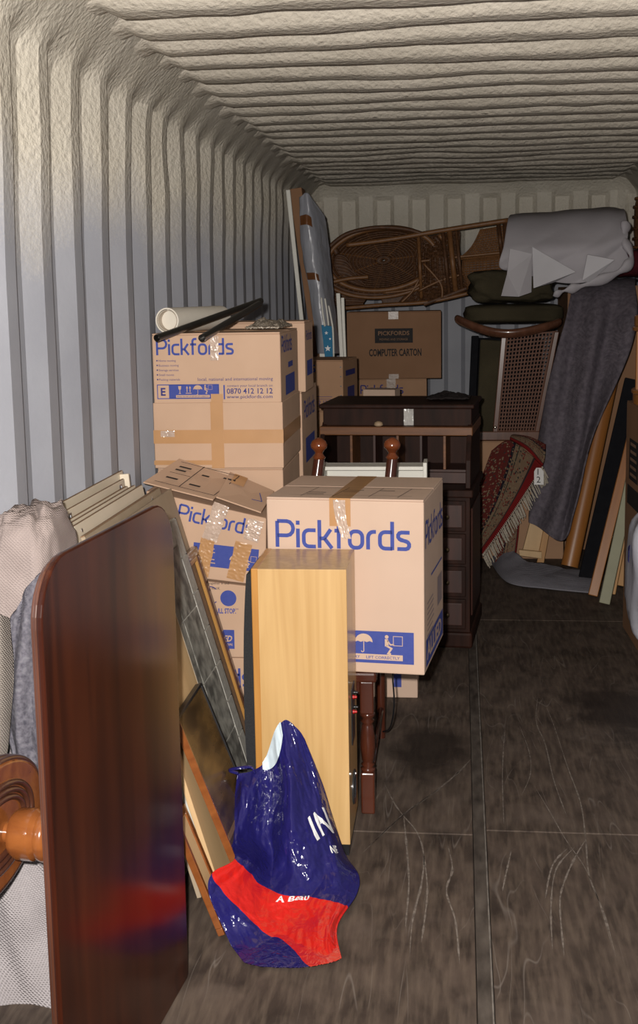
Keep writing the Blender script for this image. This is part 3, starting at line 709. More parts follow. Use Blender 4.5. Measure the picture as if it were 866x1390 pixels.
# ------------------------------------------------------------------ loudspeaker
sp = thing('loudspeaker', 'oak veneered floor-standing loudspeaker with black front grille', 'loudspeaker', (-.451, 3.364, 0), (0, 0, .003))
w, d, h = .269, .279, .85
mb = MB(); mb.box(-w/2, w/2, 0, d, .035, h); obj('cabinet', mb, OAK, sp, bevel=.002)
mb = MB(); mb.box(-w/2-.002, -w/2+.018, -.0015, d+.001, .035, h+.0012); obj('baffle_edge', mb, OAKE, sp, bevel=.003)
mb = MB(); mb.box(-w/2+.006, w/2-.004, .006, d-.006, 0, .036); obj('plinth', mb, BLACKP, sp)
mb = MB()
gp = [(-w/2-.001, .06)] + [(-w/2-.034*sin(pi*(.10+.8*i/14))**.55, .06+(h-.08)*i/14) for i in range(15)] + [(-w/2-.001, h-.015)]
mb.prism([(x, z) for x, z in gp], d-.03, Matrix(((1, 0, 0, 0), (0, 0, 1, .015), (0, 1, 0, 0), (0, 0, 0, 1))))
obj('grille', mb, mk('grille_cloth', (.010, .010, .012), .9, (.02, .02, .022), vs=200, bump=.5, bs=300), sp)
# rear face: terminals and reflex port
Rr = Matrix.Translation((w/2, d/2, 0)) @ Matrix.Rotation(pi/2, 4, 'Y')
def rear(z, y=0): return Matrix.Translation((w/2, d/2+y, z)) @ Matrix.Rotation(pi/2, 4, 'Y')
mb = MB(); mb.box(w/2, w/2+.003, d/2-.045, d/2+.045, .30, .47); tpn = obj('terminal_plate', mb, BLACKP, sp, bevel=.001)
for i, (z, y, c) in enumerate(((.44, -.02, (.5, .01, .008)), (.395, -.02, (.5, .01, .008)), (.44, .022, (.01, .01, .01)), (.395, .022, (.01, .01, .01)))):
    mb = MB(); mb.lathe([(.006, 0), (.006, .007), (.004, .008), (.004, .014), (.003, .015)], 12, rear(z, y)); obj('binding_post', mb, mk('post_%d' % i, c, .35), tpn, smooth='auto')
mb = MB(); mb.lathe([(.052, 0), (.052, .003), (.048, .006), (.036, .005), (.032, .001)], 28, rear(.155)); obj('reflex_port', mb, mk('port_black', (.03, .03, .032), .22), sp, smooth='auto')

# ------------------------------------------------------------------ chair under the pale box
ch = thing('wooden_chair', 'dark wooden chair with turned legs and ball finials under the pale box', 'chair', (-.43, 3.68, 0))
def turned_leg(x, y, n=18):
    o = MB(); s = .0215
    return o
legp = [(.018, .13), (.021, .137), (.0235, .145), (.015, .150), (.022, .158), (.015, .166), (.019, .172), (.0235, .215), (.0225, .25), (.0175, .285), (.015, .291), (.022, .299), (.015, .307), (.0225, .315), (.0235, .322), (.018, .33)]
for x in (-.15, .143):
    mb = MB(); mb.lathe(legp, 20, Matrix.Translation((x, 0, 0))); lg = obj('leg', mb, DARKR, ch, smooth=True)
    for z0, z1 in ((0, .135), (.325, .43)):
        mb = MB(); mb.box(x-.0215, x+.0215, -.0215, .0215, z0, z1); obj('leg_block', mb, DARKR, lg, bevel=.005)
for x0, y0, x1, y1 in ((-.14, .66, -.080, .745), (.140, .66, .186, .745)):
    mb = MB(); P = [(x0, y0, 0), (x0, y0, .46), (x0*.6+x1*.4, y0*.6+y1*.4, .75), (x1, y1, 1.02)]
    mb.tube(P, [.017, .02, .021, .0205], 14); po = obj('back_post', mb, DARKR, ch, smooth='auto')
    mb = MB(); mb.lathe([(.0205, 0), (.024, .006), (.016, .016), (.0135, .022), (.02, .032), (.0295, .042), (.031, .052), (.025, .066), (.012, .075), (.004, .078)], 20, Matrix.Translation((x1, y1, 1.02)))
    obj('finial', mb, REDK, po, smooth='auto')
mb = MB(); mb.hexa([Vector(p) for p in ((-.185, -.035, .43), (.175, -.035, .43), (.165, .67, .43), (-.165, .67, .43), (-.185, -.035, .463), (.175, -.035, .463), (.165, .67, .463), (-.165, .67, .463))]); obj('seat', mb, DARKR, ch, bevel=.008)
mb = MB(); mb.box(-.13, .122, -.012, .012, .385, .43); obj('front_rail', mb, DARKR, ch, bevel=.003)
for z in (.62, .80):
    mb = MB(); q = (z-.46)/.56
    mb.hexa([Vector(p) for p in ((-.12, .665+.085*q, z), (.135, .665+.085*q, z), (.135, .685+.085*q, z), (-.12, .685+.085*q, z), (-.115, .67+.09*q, z+.07), (.14, .67+.09*q, z+.07), (.14, .69+.09*q, z+.07), (-.115, .69+.09*q, z+.07))]); obj('back_rail', mb, DARKR, ch, bevel=.003)
for x in (-.145, .142):
    mb = MB(); mb.tube([(x, .015, .09), (x, .65, .11)], .011, 10); obj('stretcher', mb, DARKR, ch, smooth=True)
mb = MB(); pts = [at(533, 922, Y=4.02), at(535, 950, Y=4.05), at(533, 975, Y=4.1), at(528, 990, Y=4.2), at(520, 993, Y=4.28)]
P = [cr(pts, i/24) for i in range(25)]; b0 = P[0].copy(); P[0].z = .47
tag(obj('cable', mb.tube([p-P[-1] for p in P], .003, 6), BLACKP, smooth=True, loc=P[-1]), 'thin black cable hanging beside the turned-leg chair', 'cable')

# --- white drawer standing behind the chair
dr = thing('white_drawer', 'white painted wooden drawer standing on the small box behind the turned-leg chair', 'tray', (-.335, 4.81, .202))
for nm, q in (('side_panel', (-.215, -.20, 0, .12, 0, .738)), ('side_panel', (.19, .205, 0, .12, 0, .750)), ('base_panel', (-.20, .19, .105, .12, 0, .735)), ('front_panel', (-.20, .19, 0, .105, .72, .735)), ('end_panel', (-.20, .19, 0, .105, 0, .015))):
    mb = MB(); mb.box(*q); obj(nm, mb, WHITEP, dr, bevel=.002)

# ------------------------------------------------------------------ dark desk
dk = thing('roll_top_desk', 'dark stained wooden desk with pigeonholes and carved drawer pedestals', 'desk', (-.306, 5.53, 0), (0, 0, -.09))
DW = .70; hw = DW/2
for sx in (-1, 1):
    a, b = (hw-.20, hw) if sx > 0 else (-hw, -hw+.20)
    mb = MB(); mb.box(a, b, .012, .58, .07, .70); pd = obj('pedestal', mb, DARKW, dk, bevel=.003)
    mb = MB(); mb.box(a-.012, b+.012, -.004, .59, 0, .075); obj('plinth', mb, DARKW, pd, bevel=.012)
    for i in range(4):
        z0 = .09+i*.151
        mb = MB(); mb.box(a+.018, b-.018, -.002, .014, z0, z0+.14); dw = obj('drawer', mb, DARKW, dk, bevel=.004)
        mb = MB(); mb.box(a+.034, b-.034, -.006, 0, z0+.018, z0+.122); obj('drawer_panel', mb, DESKR, dw, bevel=.004)
        mb = MB(); mb.lathe([(.004, 0), (.004, .012), (.011, .016), (.011, .024), (.005, .028)], 14, Matrix.Translation(((a+b)/2, -.005, z0+.07)) @ Matrix.Rotation(pi/2, 4, 'X')); obj('knob', mb, mk('old_brass_%d%d' % (sx, i), (.10, .07, .04), .4, metal=.8), dw, smooth='auto')
    # carved side panels
    xs1 = b if sx > 0 else a
    mb = MB(); mb.box(min(xs1, xs1+sx*.008), max(xs1, xs1+sx*.008), .06, .52, .14, .64); obj('side_panel', mb, DESKR, pd, bevel=.005)
mb = MB(); mb.box(-hw+.20, hw-.20, .52, .54, .10, .70); obj('modesty_panel', mb, DARKW, dk)
mb = MB(); mb.box(-hw-.015, hw+.015, -.02, .60, .70, .735); obj('desk_top', mb, DARKW, dk, bevel=.006)
# superstructure: end cheeks with sloping front, pigeonholes, amber rail, gallery
ck = [(.03, .735), (.60, .735), (.60, 1.02), (.16, 1.02), (.10, .97), (.045, .86)]
for x in (-hw, hw-.022):
    mb = MB(); mb.prism(ck, .022, Matrix(((0, 0, 1, x), (1, 0, 0, 0), (0, 1, 0, 0), (0, 0, 0, 1)))); obj('end_cheek', mb, DARKW, dk, bevel=.003)
mb = MB(); mb.box(-hw+.022, hw-.022, .40, .42, .735, 1.0); obj('pigeonhole_back', mb, DARKW, dk)
for i in range(1, 6):
    x = -hw+.022+(DW-.044)*i/6; mb = MB(); mb.box(x-.006, x+.006, .18, .40, .80, .965); obj('divider', mb, AMBER if i % 2 else DESKR, dk, bevel=.001, seg=1)
mb = MB(); mb.box(-hw+.022, hw-.022, .17, .40, .79, .80); obj('inner_shelf', mb, DESKR, dk)
for i in range(3):
    x0 = -hw+.024+(DW-.048)*i/3; mb = MB(); mb.box(x0+.004, x0+(DW-.048)/3-.004, .165, .39, .737, .788); q = obj('inner_drawer', mb, DESKR, dk, bevel=.002)
mb = MB(); mb.box(-hw-.004, hw+.004, .10, .60, .965, 1.005); obj('amber_rail', mb, AMBER, dk, bevel=.004)
mb = MB(); mb.box(-hw+.005, hw-.005, .15, .60, 1.005, 1.085); obj('gallery', mb, DARKW, dk, bevel=.003)
mb = MB(); mb.box(-hw-.012, hw+.008, .135, .615, 1.085, 1.105); obj('cornice', mb, DARKW, dk, bevel=.006)
mb = MB(); mb.grid(lambda u, v: (.035+.045*u, .146-.004*abs(nz(u*6, v*6)), 1.008+.075*v), 10, 14); obj('clear_tape', mb, mk('white_tape', (.6, .58, .55), .2, (.4, .38, .36), vs=20, bump=.8, bs=40), dk, smooth=True)
mb = MB(); mb.lathe([(.012, 0), (.022, .006), (.018, .018), (.006, .024)], 12, Matrix.Translation((-.08, .125, 1.005))); obj('old_glue_blob', mb, mk('pale_glue', (.45, .32, .2), .6), dk, smooth=True)
mb = MB()
def rag(u, v): return (.12+.20*u, .30+.16*v, 1.117+.03*sin(pi*u)*sin(pi*v)*(.7+.6*nz(u*4, v*4))+.006*nz(u*12, v*12))
mb.grid(rag, 30, 24); o = obj('dark_cloth', mb, fabric('dark_rag', (.03, .024, .024), (.018, .014, .014)), smooth=True, solid=.006); o.location = dk.location; o.rotation_euler = dk.rotation_euler
tag(o, 'small crumpled dark cloth lying on the dark desk', 'cloth')

# ------------------------------------------------------------------ tilted table
tb = thing('pedestal_table', 'mahogany pedestal table lying on its side, top turned to the aisle', 'table', (-.680, 2.345, 0), (0, 0, -.0908))
def rrect(y0, y1, z0, z1, rr, n=8):
    q = []; r0 = .015
    for cy, cz, a0, r in ((y1-r0, z0+r0, -90, r0), (y1-rr, z1-rr, 0, rr), (y0+rr, z1-rr, 90, rr), (y0+r0, z0+r0, 180, r0)):
        for i in range(n+1):
            a = radians(a0+90*i/n); q.append((cy+r*cos(a), cz+r*sin(a)))
    return q
MX = Matrix(((0, 0, 1, 0), (1, 0, 0, 0), (0, 1, 0, 0), (0, 0, 0, 1)))
mb = MB(); mb.prism(rrect(-.357, .357, 0, 1.165, .115), .012, Matrix.Translation((-.012, 0, 0)) @ MX); obj('table_top', mb, MAHO, tb, bevel=.004, seg=3)
for i, (dx, t, ins, m) in enumerate(((-.020, .008, .004, MAHOE), (-.028, .008, .012, MAHOE))):
    mb = MB(); mb.prism(rrect(-.357+ins, .357-ins, ins, 1.165-ins, .115-ins), t, Matrix.Translation((dx, 0, 0)) @ MX); obj('edge_moulding', mb, m, tb, bevel=.003, seg=3)
ax = Matrix.Translation((-.026, .04, .485)) @ Matrix.Rotation(-pi/2, 4, 'Y')
mb = MB(); mb.box(-.05, -.026, -.16, .20, .44, .57); obj('top_block', mb, TURN, tb, bevel=.004)
prof = [(.05, .02)]
for i in range(5): prof += [(.046, .03+.032*i), (.053, .035+.032*i), (.056, .044+.032*i), (.053, .054+.032*i), (.046, .058+.032*i)]
prof += [(.055, .196), (.055, .232), (.048, .244), (.030, .25)]
mb = MB(); mb.lathe(prof, 30, ax); obj('collar', mb, TURN, tb, smooth='auto')
mb = MB(); mb.lathe([(.024, .235), (.022, .27), (.026, .30), (.024, .335)], 24, ax); obj('column', mb, TURN, tb, smooth='auto')
def ring(a, b, r, fl_=1): return [(-.245, -.075+a*cos(2*pi*i/48), .525+b*sin(2*pi*i/48)) for i in range(48)]
mb = MB()
el = [(.0+.225*cos(2*pi*i/48), .505+.135*sin(2*pi*i/48)) for i in range(48)]
mb.prism(el, .045, Matrix.Translation((-.335, 0, 0)) @ MX); bs_ = obj('platform_base', mb, TURN, tb, bevel=.006, seg=3)
for k, (a, b, xx) in enumerate(((.238, .138, -.300), (.238, .138, -.318), (.17, .09, -.288), (.15, .075, -.288), (.13, .06, -.288))):
    mb = MB(); mb.tube([(xx, .0+(a-.01)*cos(2*pi*i/48), .505+b*sin(2*pi*i/48)) for i in range(48)], .007, 8, True); obj('moulding', mb, MAHOE, bs_, smooth=True)

# ------------------------------------------------------------------ leaning boards between table and boxes
def lean(name, label, cat, xb, y0, tan_, group=None):
    return thing(name, label, cat, (xb, y0, 0), (0, -atan(tan_), 0), group)
def slabm(t, L_, hh, z0=0, y0=0, x0=0): return MB().box(x0, x0+t, y0, y0+L_, z0, z0+hh)
# tall narrow drawer carcass against the wall
dc = lean('drawer_carcass', 'narrow cream drawer carcass leaning on the wall behind the table, open at its top', 'drawer', -1.008, 3.12, .08)
for nm, q in (('side_panel', (-.001, .007, 0, .74, 0, 1.062)), ('side_panel', (.036, .043, 0, .62, 0, 1.050)), ('end_panel', (.007, .036, 0, .012, 0, 1.045)), ('end_panel', (.007, .036, .70, .712, 0, 1.055)), ('base_panel', (.007, .036, .012, .70, 0, .012))):
    mb = MB(); mb.box(*q); p_ = obj(nm, mb, CREAM, dc, bevel=.001, seg=1)
    if nm == 'side_panel':
        mb = MB(); mb.box(q[0]+.001, q[1]-.001, q[2], q[3], q[5], q[5]+.0015); obj('raw_edge', mb, CHIPE, p_)
for y in (.05, .56):
    mb = MB(); mb.box(.043, .0445, y, y+.030, .985, 1.040); br = obj('bracket', mb, STEEL, dc, bevel=.0008, seg=1)
    mb = MB(); mb.tube([(.0455, y+.015, .99), (.0455, y+.015, 1.035)], .002, 8); obj('pin', mb, STEEL, br)
specs = [  # right face at the floor, y0, length, height, thickness, lean
 (-.875, 3.05, .66, 1.030, .010, 'cream shelf board with raw brown edge, next to the drawer carcass', CREAM, .150),
 (-.818, 3.06, .68, 1.028, .010, 'cream shelf board, second from the drawer carcass', CREAM, .190),
 (-.768, 3.07, .70, 1.024, .010, 'cream shelf board, third from the drawer carcass', CREAM, .225)]
for xr_, y0, L_, hh, t, lb, m, tn in specs:
    o = lean('shelf_board', lb, 'board', xr_-t, y0, tn, 'cream shelf boards leaning behind the table')
    hh = hh/cos(atan(tn))
    obj('panel', slabm(t, L_, hh), m, o, bevel=.001, seg=1)
    obj('raw_edge', slabm(t-.002, L_, .0015, z0=hh, x0=.001), CHIPE, o)
    mb = MB(); mb.lathe([(.006, 0), (.006, .0008), (.003, .0012)], 10, Matrix.Translation((t, .05, hh-.02)) @ Matrix.Rotation(pi/2, 4, 'Y')); obj('cam_bolt', mb, STEEL, o)
o = lean('beige_board', 'beige backing board with steel bolt, leaning against the cream shelf boards', 'board', -.7085, 3.08, .28)
obj('panel', slabm(.012, .82, 1.032), CHIP, o, bevel=.001, seg=1); obj('edge_strip', slabm(.012, .82, .003, z0=1.032), CHIPE, o)
mb = MB(); mb.lathe([(.007, 0), (.007, .0012), (.003, .002)], 10, Matrix.Translation((.012, .70, 1.015)) @ Matrix.Rotation(pi/2, 4, 'Y')); obj('bolt', mb, STEEL, o)
o = lean('beige_board', 'wider beige backing board reaching past the tile-top panel', 'board', -.690, 3.08, .28)
obj('panel', slabm(.010, .89, 1.018), CHIP, o, bevel=.001, seg=1); obj('edge_strip', slabm(.010, .003, 1.018, y0=.89), CHIPE, o)
# big picture frame, gilt slip
o = lean('picture_frame', 'large dark brown picture frame under the tile-top panel', 'picture frame', -.676, 3.06, .282)
hh, L_ = .815, .915
for nm, q in (('frame_rail', (0, .024, 0, L_, 0, .03)), ('frame_rail', (0, .024, 0, L_, hh-.03, hh)), ('frame_stile', (0, .024, 0, .03, .03, hh-.03)), ('frame_stile', (0, .024, L_-.03, L_, .03, hh-.03))):
    obj(nm, MB().box(*q), MAHOE, o, bevel=.004)
GILT = wood('gilt', (.42, .22, .06), (.3, .14, .03), .3)
for q in ((.010, .021, L_-.044, L_-.030, .03, hh-.03), (.010, .021, .03, L_-.044, hh-.044, hh-.03)): obj('gilt_slip', MB().box(*q), GILT, o, bevel=.002)
obj('backing', MB().box(0, .008, .03, L_-.03, .03, hh-.03), CHIPE, o)
# tile-top panel: board with a border of single tiles round a slate centre
STONE = mk('grey_tile', (.46, .445, .40), .5, (.33, .32, .285), vs=60, amt=.4, bump=.2, bs=60)
SLATE = mk('dark_slate', (.38, .365, .32), .55, (.10, .096, .085), vs=22, amt=.30, bump=.3, bs=50, detail=8)
GROUT = mk('grout', (.66, .64, .58), .8)
o = lean('tile_top_panel', 'grey tile-top panel with a slate centre leaning beside the tilted table', 'table top', -.648, 3.05, .285)
L_, hh = .71, .955
obj('board', slabm(.014, L_, hh), GROUT, o)
bw_ = .075; ncol = 6; nrow = 8
def tile(y0, y1, z0, z1, m, top=.0185): obj('tile', MB().box(.014, top, y0+.002, y1-.002, z0+.002, z1-.002), m, o, bevel=.001, seg=1)
for i in range(nrow):
    z0, z1 = hh*i/nrow, hh*(i+1)/nrow
    tile(0, bw_, z0, z1, STONE); tile(L_-bw_, L_, z0, z1, STONE)
for i in range(3):
    for j in range(4):
        y0 = bw_+(L_-2*bw_)*i/3; z0 = bw_+(hh-2*bw_)*j/4; tile(y0, y0+(L_-2*bw_)/3, z0, z0+(hh-2*bw_)/4, SLATE, .0178)
    tile(bw_+(L_-2*bw_)*i/3, bw_+(L_-2*bw_)*(i+1)/3, 0, bw_, STONE); tile(bw_+(L_-2*bw_)*i/3, bw_+(L_-2*bw_)*(i+1)/3, hh-bw_, hh, STONE)
obj('edge_strip', MB().box(0, .017, L_, L_+.005, 0, hh), BLACKP, o)
# pale board in front of it
o = lean('pale_board', 'pale wooden board leaning in front of the tile-top panel', 'board', -.621, 3.00, .285)
obj('panel', slabm(.014, .37, .80), PALEW, o, bevel=.001, seg=1); obj('lipping', slabm(.014, .006, .80, y0=.37), CREAM, o)
# glazed picture
PICT = mk('dark_print', (.16, .095, .035), .25, (.05, .03, .014), vs=4, amt=.25, stretch=(1, 1, 2.5), spec=.35)
o = lean('glazed_picture', 'dark glazed picture with brown frame leaning in front of the boards', 'picture', -.556, 3.03, .375)
L_, hh = .30, .555
for nm, q in (('frame_rail', (0, .020, 0, L_, 0, .035)), ('frame_rail', (0, .020, 0, L_, hh-.008, hh)), ('frame_stile', (0, .020, 0, .008, .035, hh-.008)), ('frame_stile', (0, .020, L_-.008, L_, .035, hh-.008))):
    obj(nm, MB().box(*q), BLACKP if q[5] > .5 and q[4] > .5 or q[2] > .1 else TURN, o, bevel=.0015)
obj('glazing', MB().box(.004, .016, .008, L_-.008, .035, hh-.008), PICT, o)
obj('mount_line', MB().box(.016, .0168, .02, L_-.02, .19, .205), mk('mount', (.22, .13, .06), .3), o)
obj('dark_motif', MB().box(.016, .0166, .05, L_-.10, .08, .16), mk('motif', (.03, .012, .02), .3), o)
# low frame next to the bag
o = lean('small_picture_frame', 'low wooden frame with cream back beside the plastic bag', 'picture frame', -.612, 2.885, .37)
L_, hh = .095, .33
for nm, q in (('frame_rail', (0, .018, 0, L_, 0, .02)), ('frame_rail', (0, .018, 0, L_, hh-.02, hh)), ('frame_stile', (0, .018, 0, .014, .02, hh-.02)), ('frame_stile', (0, .018, L_-.02, L_, .02, hh-.02))):
    obj(nm, MB().box(*q), TURN, o, bevel=.002)
obj('backing', MB().box(.002, .014, .014, L_-.02, .02, hh-.02), PALEW, o)
# ------------------------------------------------------------------ soft lumps and draped cloth
def softbox(c, size, disp=None, nu=56, nv=36, p=.42):
    """closed cushion-like surface; disp(theta, phi, point) pushes it along its radius"""
    cx, cy, cz = c; sx, sy, sz = (v/2 for v in size); mb = MB()
    def sg(v): return math.copysign(abs(v)**p, v)
    def fn(u, v):
        a = 2*pi*u; b = pi*(min(max(v, .004), .996)-.5)
        q = Vector((sg(cos(b))*sg(cos(a)), sg(cos(b))*sg(sin(a)), sg(sin(b))))
        k = 1+(disp(a, b, q) if disp else 0)
        return (cx+sx*q.x*k, cy+sy*q.y*k, cz+sz*q.z*k)
    mb.grid(fn, nu, nv, uc=True)
    mb.f.append(tuple(reversed(range(nu)))); mb.f.append(tuple(nv*nu+i for i in range(nu)))
    return mb
def folds(a, s, n, seed): return lambda t, b, q: a*sin(n*t+3*q.z+seed)*(1-abs(q.z)*.5) + s*nz(q.x*3+seed, q.y*3, q.z*3) + s*.4*nz(q.x*9+seed, q.y*9, q.z*9)

TAUPE = fabric('taupe_wool', (.36, .295, .275), (.27, .22, .205), 300, .5, vs=14)
KNIT = fabric('blue_grey_knit', (.46, .44, .50), (.10, .095, .13), 620, 1.0, vs=95)
BEIGE = fabric('beige_weave', (.32, .28, .25), (.24, .21, .185), 280, .9)
LILAC = fabric('pale_lilac_weave', (.40, .365, .375), (.31, .28, .29), 280, .9)
GREYB = fabric('grey_felt', (.185, .16, .185), (.085, .073, .088), 300, .6, vs=42)
GREYC = fabric('grey_cloth', (.26, .25, .28), (.20, .19, .215), 300, .5)
OLIVE = fabric('olive_velvet', (.066, .054, .032), (.034, .028, .017), 200, .3, vs=5)

# --- blankets heaped between the table and the wall
tag(obj('blanket', softbox((-1.00, 2.84, .285), (.18, .28, .55), folds(.03, .08, 5, 1)), LILAC, smooth=True), 'pale lilac blanket bundle on the floor behind the table column', 'blanket', None)
tag(obj('blanket', softbox((-1.015, 2.82, .865), (.155, .26, .51), folds(.025, .10, 4, 5)), TAUPE, smooth=True), 'taupe wool blanket on top of the blanket heap by the wall', 'blanket')
mb = MB()
R_ = [prow((-30, 738, 2.70), (10, 718, 2.69), (50, 705, 2.70), (78, 712, 2.74)), prow((-30, 790, 2.695), (8, 795, 2.68), (46, 770, 2.69), (80, 750, 2.73))]
# coarse knitted throw hanging diagonally over the front
kn = [prow((22, 842, 2.715), (42, 800, 2.71), (66, 770, 2.71), (92, 760, 2.73)),
      prow((8, 900, 2.70), (34, 890, 2.685), (62, 880, 2.69), (96, 870, 2.71)),
      prow((14, 960, 2.70), (34, 958, 2.68), (60, 950, 2.685), (100, 945, 2.70)),
      prow((26, 1010, 2.705), (42, 1012, 2.69), (66, 1010, 2.685), (104, 1005, 2.70)),
      prow((40, 1075, 2.71), (52, 1080, 2.70), (74, 1085, 2.695), (108, 1080, 2.71))]
fnk = patch(kn); mb = MB()
mb.grid(lambda u, v: fnk(u, v)+Vector((0, -.045-.010*sin(u*16+v*4)-.006*nz(u*9, v*9), 0)), 50, 70)
tag(obj('knitted_throw', mb, KNIT, smooth=True, solid=.010), 'coarse blue-grey knitted throw hanging over the taupe blanket', 'blanket')
bg = [prow((-40, 820, 2.69), (-10, 812, 2.675), (14, 818, 2.67), (24, 830, 2.69)),
      prow((-40, 900, 2.675), (-10, 905, 2.66), (18, 900, 2.655), (30, 900, 2.68)),
      prow((-40, 980, 2.675), (-10, 985, 2.66), (18, 978, 2.655), (26, 975, 2.68)),
      prow((-40, 1080, 2.69), (-10, 1090, 2.675), (8, 1085, 2.67), (16, 1080, 2.69))]
fnb = patch(bg); mb = MB(); mb.grid(lambda u, v: fnb(u, v)+Vector((0, -.075-.012*sin(u*11+v*3), 0)), 40, 60)
tag(obj('blanket', mb, BEIGE, smooth=True, solid=.010), 'beige woven blanket hanging beside the blue-grey knitted throw', 'blanket')
pk = [prow((-40, 1140, 2.70), (0, 1135, 2.69), (40, 1130, 2.69), (80, 1150, 2.70)), prow((-40, 1200, 2.68), (0, 1195, 2.66), (40, 1190, 2.66), (84, 1205, 2.68)), prow((-40, 1275, 2.655), (0, 1270, 2.64), (40, 1265, 2.64), (88, 1275, 2.66)), prow((-40, 1360, 2.60), (0, 1362, 2.59), (40, 1360, 2.59), (92, 1355, 2.60))]
fnp = patch(pk); mb = MB(); mb.grid(lambda u, v: fnp(u, v)+Vector((0, -.050-.010*sin(u*8-v*7)-.006*nz(u*6, v*6), 0)), 40, 40)
tag(obj('blanket', mb, fabric('white_weave', (.42, .385, .39), (.33, .30, .305), 280, .9), smooth=True, solid=.012), 'whitish folded blanket low beneath the table column', 'blanket')

# ------------------------------------------------------------------ plastic carrier bag
BR = [prow((322, 1050, 3.26), (343, 1046, 3.27), (362, 1030, 3.28), (376, 990, 3.30), (388, 977, 3.31), (403, 988, 3.30), (413, 1002, 3.30)),
      prow((318, 1085, 3.22), (340, 1083, 3.20), (365, 1076, 3.25), (386, 1058, 3.23), (405, 1050, 3.24), (424, 1050, 3.28), (437, 1062, 3.30)),
      prow((313, 1140, 3.07), (335, 1138, 3.13), (362, 1132, 3.19), (390, 1122, 3.14), (415, 1112, 3.16), (438, 1105, 3.22), (453, 1113, 3.28)),
      prow((318, 1166, 2.985), (340, 1170, 3.02), (368, 1170, 3.14), (398, 1166, 3.10), (425, 1158, 3.12), (450, 1150, 3.18), (469, 1160, 3.25)),
      prow((288, 1185, 2.92), (322, 1202, 2.95), (360, 1212, 3.02), (398, 1208, 3.04), (432, 1200, 3.07), (462, 1190, 3.12), (487, 1188, 3.17)),
      prow((284, 1215, 2.88), (324, 1238, 2.90), (364, 1244, 2.96), (400, 1240, 2.97), (432, 1230, 3.00), (460, 1222, 3.04), (484, 1214, 3.09)),
      prow((306, 1265, 2.87), (338, 1275, 2.86), (371, 1278, 2.88), (404, 1272, 2.88), (430, 1264, 2.90), (448, 1260, 2.92), (458, 1258, 2.94)),
      prow((332, 1318, 2.76), (358, 1328, 2.745), (384, 1330, 2.745), (410, 1326, 2.75), (434, 1318, 2.765), (452, 1310, 2.78), (464, 1302, 2.80))]
bfn = patch(BR)
def bag_front(u, v):
    p = bfn(u, v); e = min(u, 1-u, v, 1-v); k = sstep(0, .1, e)
    d = .014*nz(u*7+v*3, v*6, 2)+.016*abs(nz(u*9+2*v, v*5, 5))+.008*abs(nz(u*17, v*15, 5))+.003*nz(u*40, v*40, 9)+.010*sin(u*13+v*5)*k
    p = p+Vector((0, -d*(.3+.7*k), d*.25*k)); p.z = max(p.z, .006); return p
def bag_back(u, v):
    p = bag_front(u, v); e = min(u, 1-u, v, 1-v); y = p.y+.05*sstep(0, .2, e)*sstep(.12, .5, u)
    return Vector((p.x, min(y, 3.345), max(p.z-.01*sstep(0, .2, e), .004)))
bm_ = bpy.data.materials.new('blue_red_plastic'); bm_.use_nodes = True
nt = bm_.node_tree; N, L = nt.nodes, nt.links; b = N['Principled BSDF']
b.inputs['Roughness'].default_value = .16; b.inputs['Specular IOR Level'].default_value = .6
uvn = N.new('ShaderNodeUVMap'); sx = N.new('ShaderNodeSeparateXYZ'); L.new(uvn.outputs[0], sx.inputs[0])
def stepline(x0, y0, sl, sign):       # >0 on one side of a straight printed edge
    m1 = N.new('ShaderNodeMath'); m1.operation = 'MULTIPLY_ADD'; L.new(sx.outputs[0], m1.inputs[0]); m1.inputs[1].default_value = -sl; m1.inputs[2].default_value = sl*x0-y0
    m2 = N.new('ShaderNodeMath'); m2.operation = 'ADD'; L.new(sx.outputs[1], m2.inputs[0]); L.new(m1.outputs[0], m2.inputs[1])
    m3 = N.new('ShaderNodeMath'); m3.operation = 'GREATER_THAN' if sign > 0 else 'LESS_THAN'; L.new(m2.outputs[0], m3.inputs[0]); m3.inputs[1].default_value = 0
    return m3.outputs[0]
s1 = stepline(.0, .42, .36, 1); s2 = stepline(.0, .57, .75, -1)
an = N.new('ShaderNodeMath'); an.operation = 'MULTIPLY'; L.new(s1, an.inputs[0]); L.new(s2, an.inputs[1])
mx = N.new('ShaderNodeMix'); mx.data_type = 'RGBA'; L.new(an.outputs[0], mx.inputs['Factor'])
mx.inputs[6].default_value = (.014, .012, .105, 1); mx.inputs[7].default_value = (.56, .014, .010, 1); L.new(mx.outputs[2], b.inputs['Base Color'])
tcn = N.new('ShaderNodeTexCoord'); nq = N.new('ShaderNodeTexNoise'); nq.inputs['Scale'].default_value = 28; nq.inputs['Detail'].default_value = 3; nq.inputs['Distortion'].default_value = 1.2; L.new(tcn.outputs['Object'], nq.inputs['Vector'])
bp = N.new('ShaderNodeBump'); bp.inputs['Strength'].default_value = .55; bp.inputs['Distance'].default_value = .006; L.new(nq.outputs[0], bp.inputs['Height']); L.new(bp.outputs[0], b.inputs['Normal'])
pb = thing('carrier_bag', 'crumpled navy and red plastic carrier bag slumped against the loudspeaker', 'bag', (-.45, 3.0, 0))
BO = Vector(pb.location)
nu, nv = 110, 120; mb = MB()
mb.grid(lambda u, v: bag_front(u, v)-BO, nu, nv); o2 = len(mb.v)
mb.grid(lambda u, v: bag_back(u, v)-BO, nu, nv)
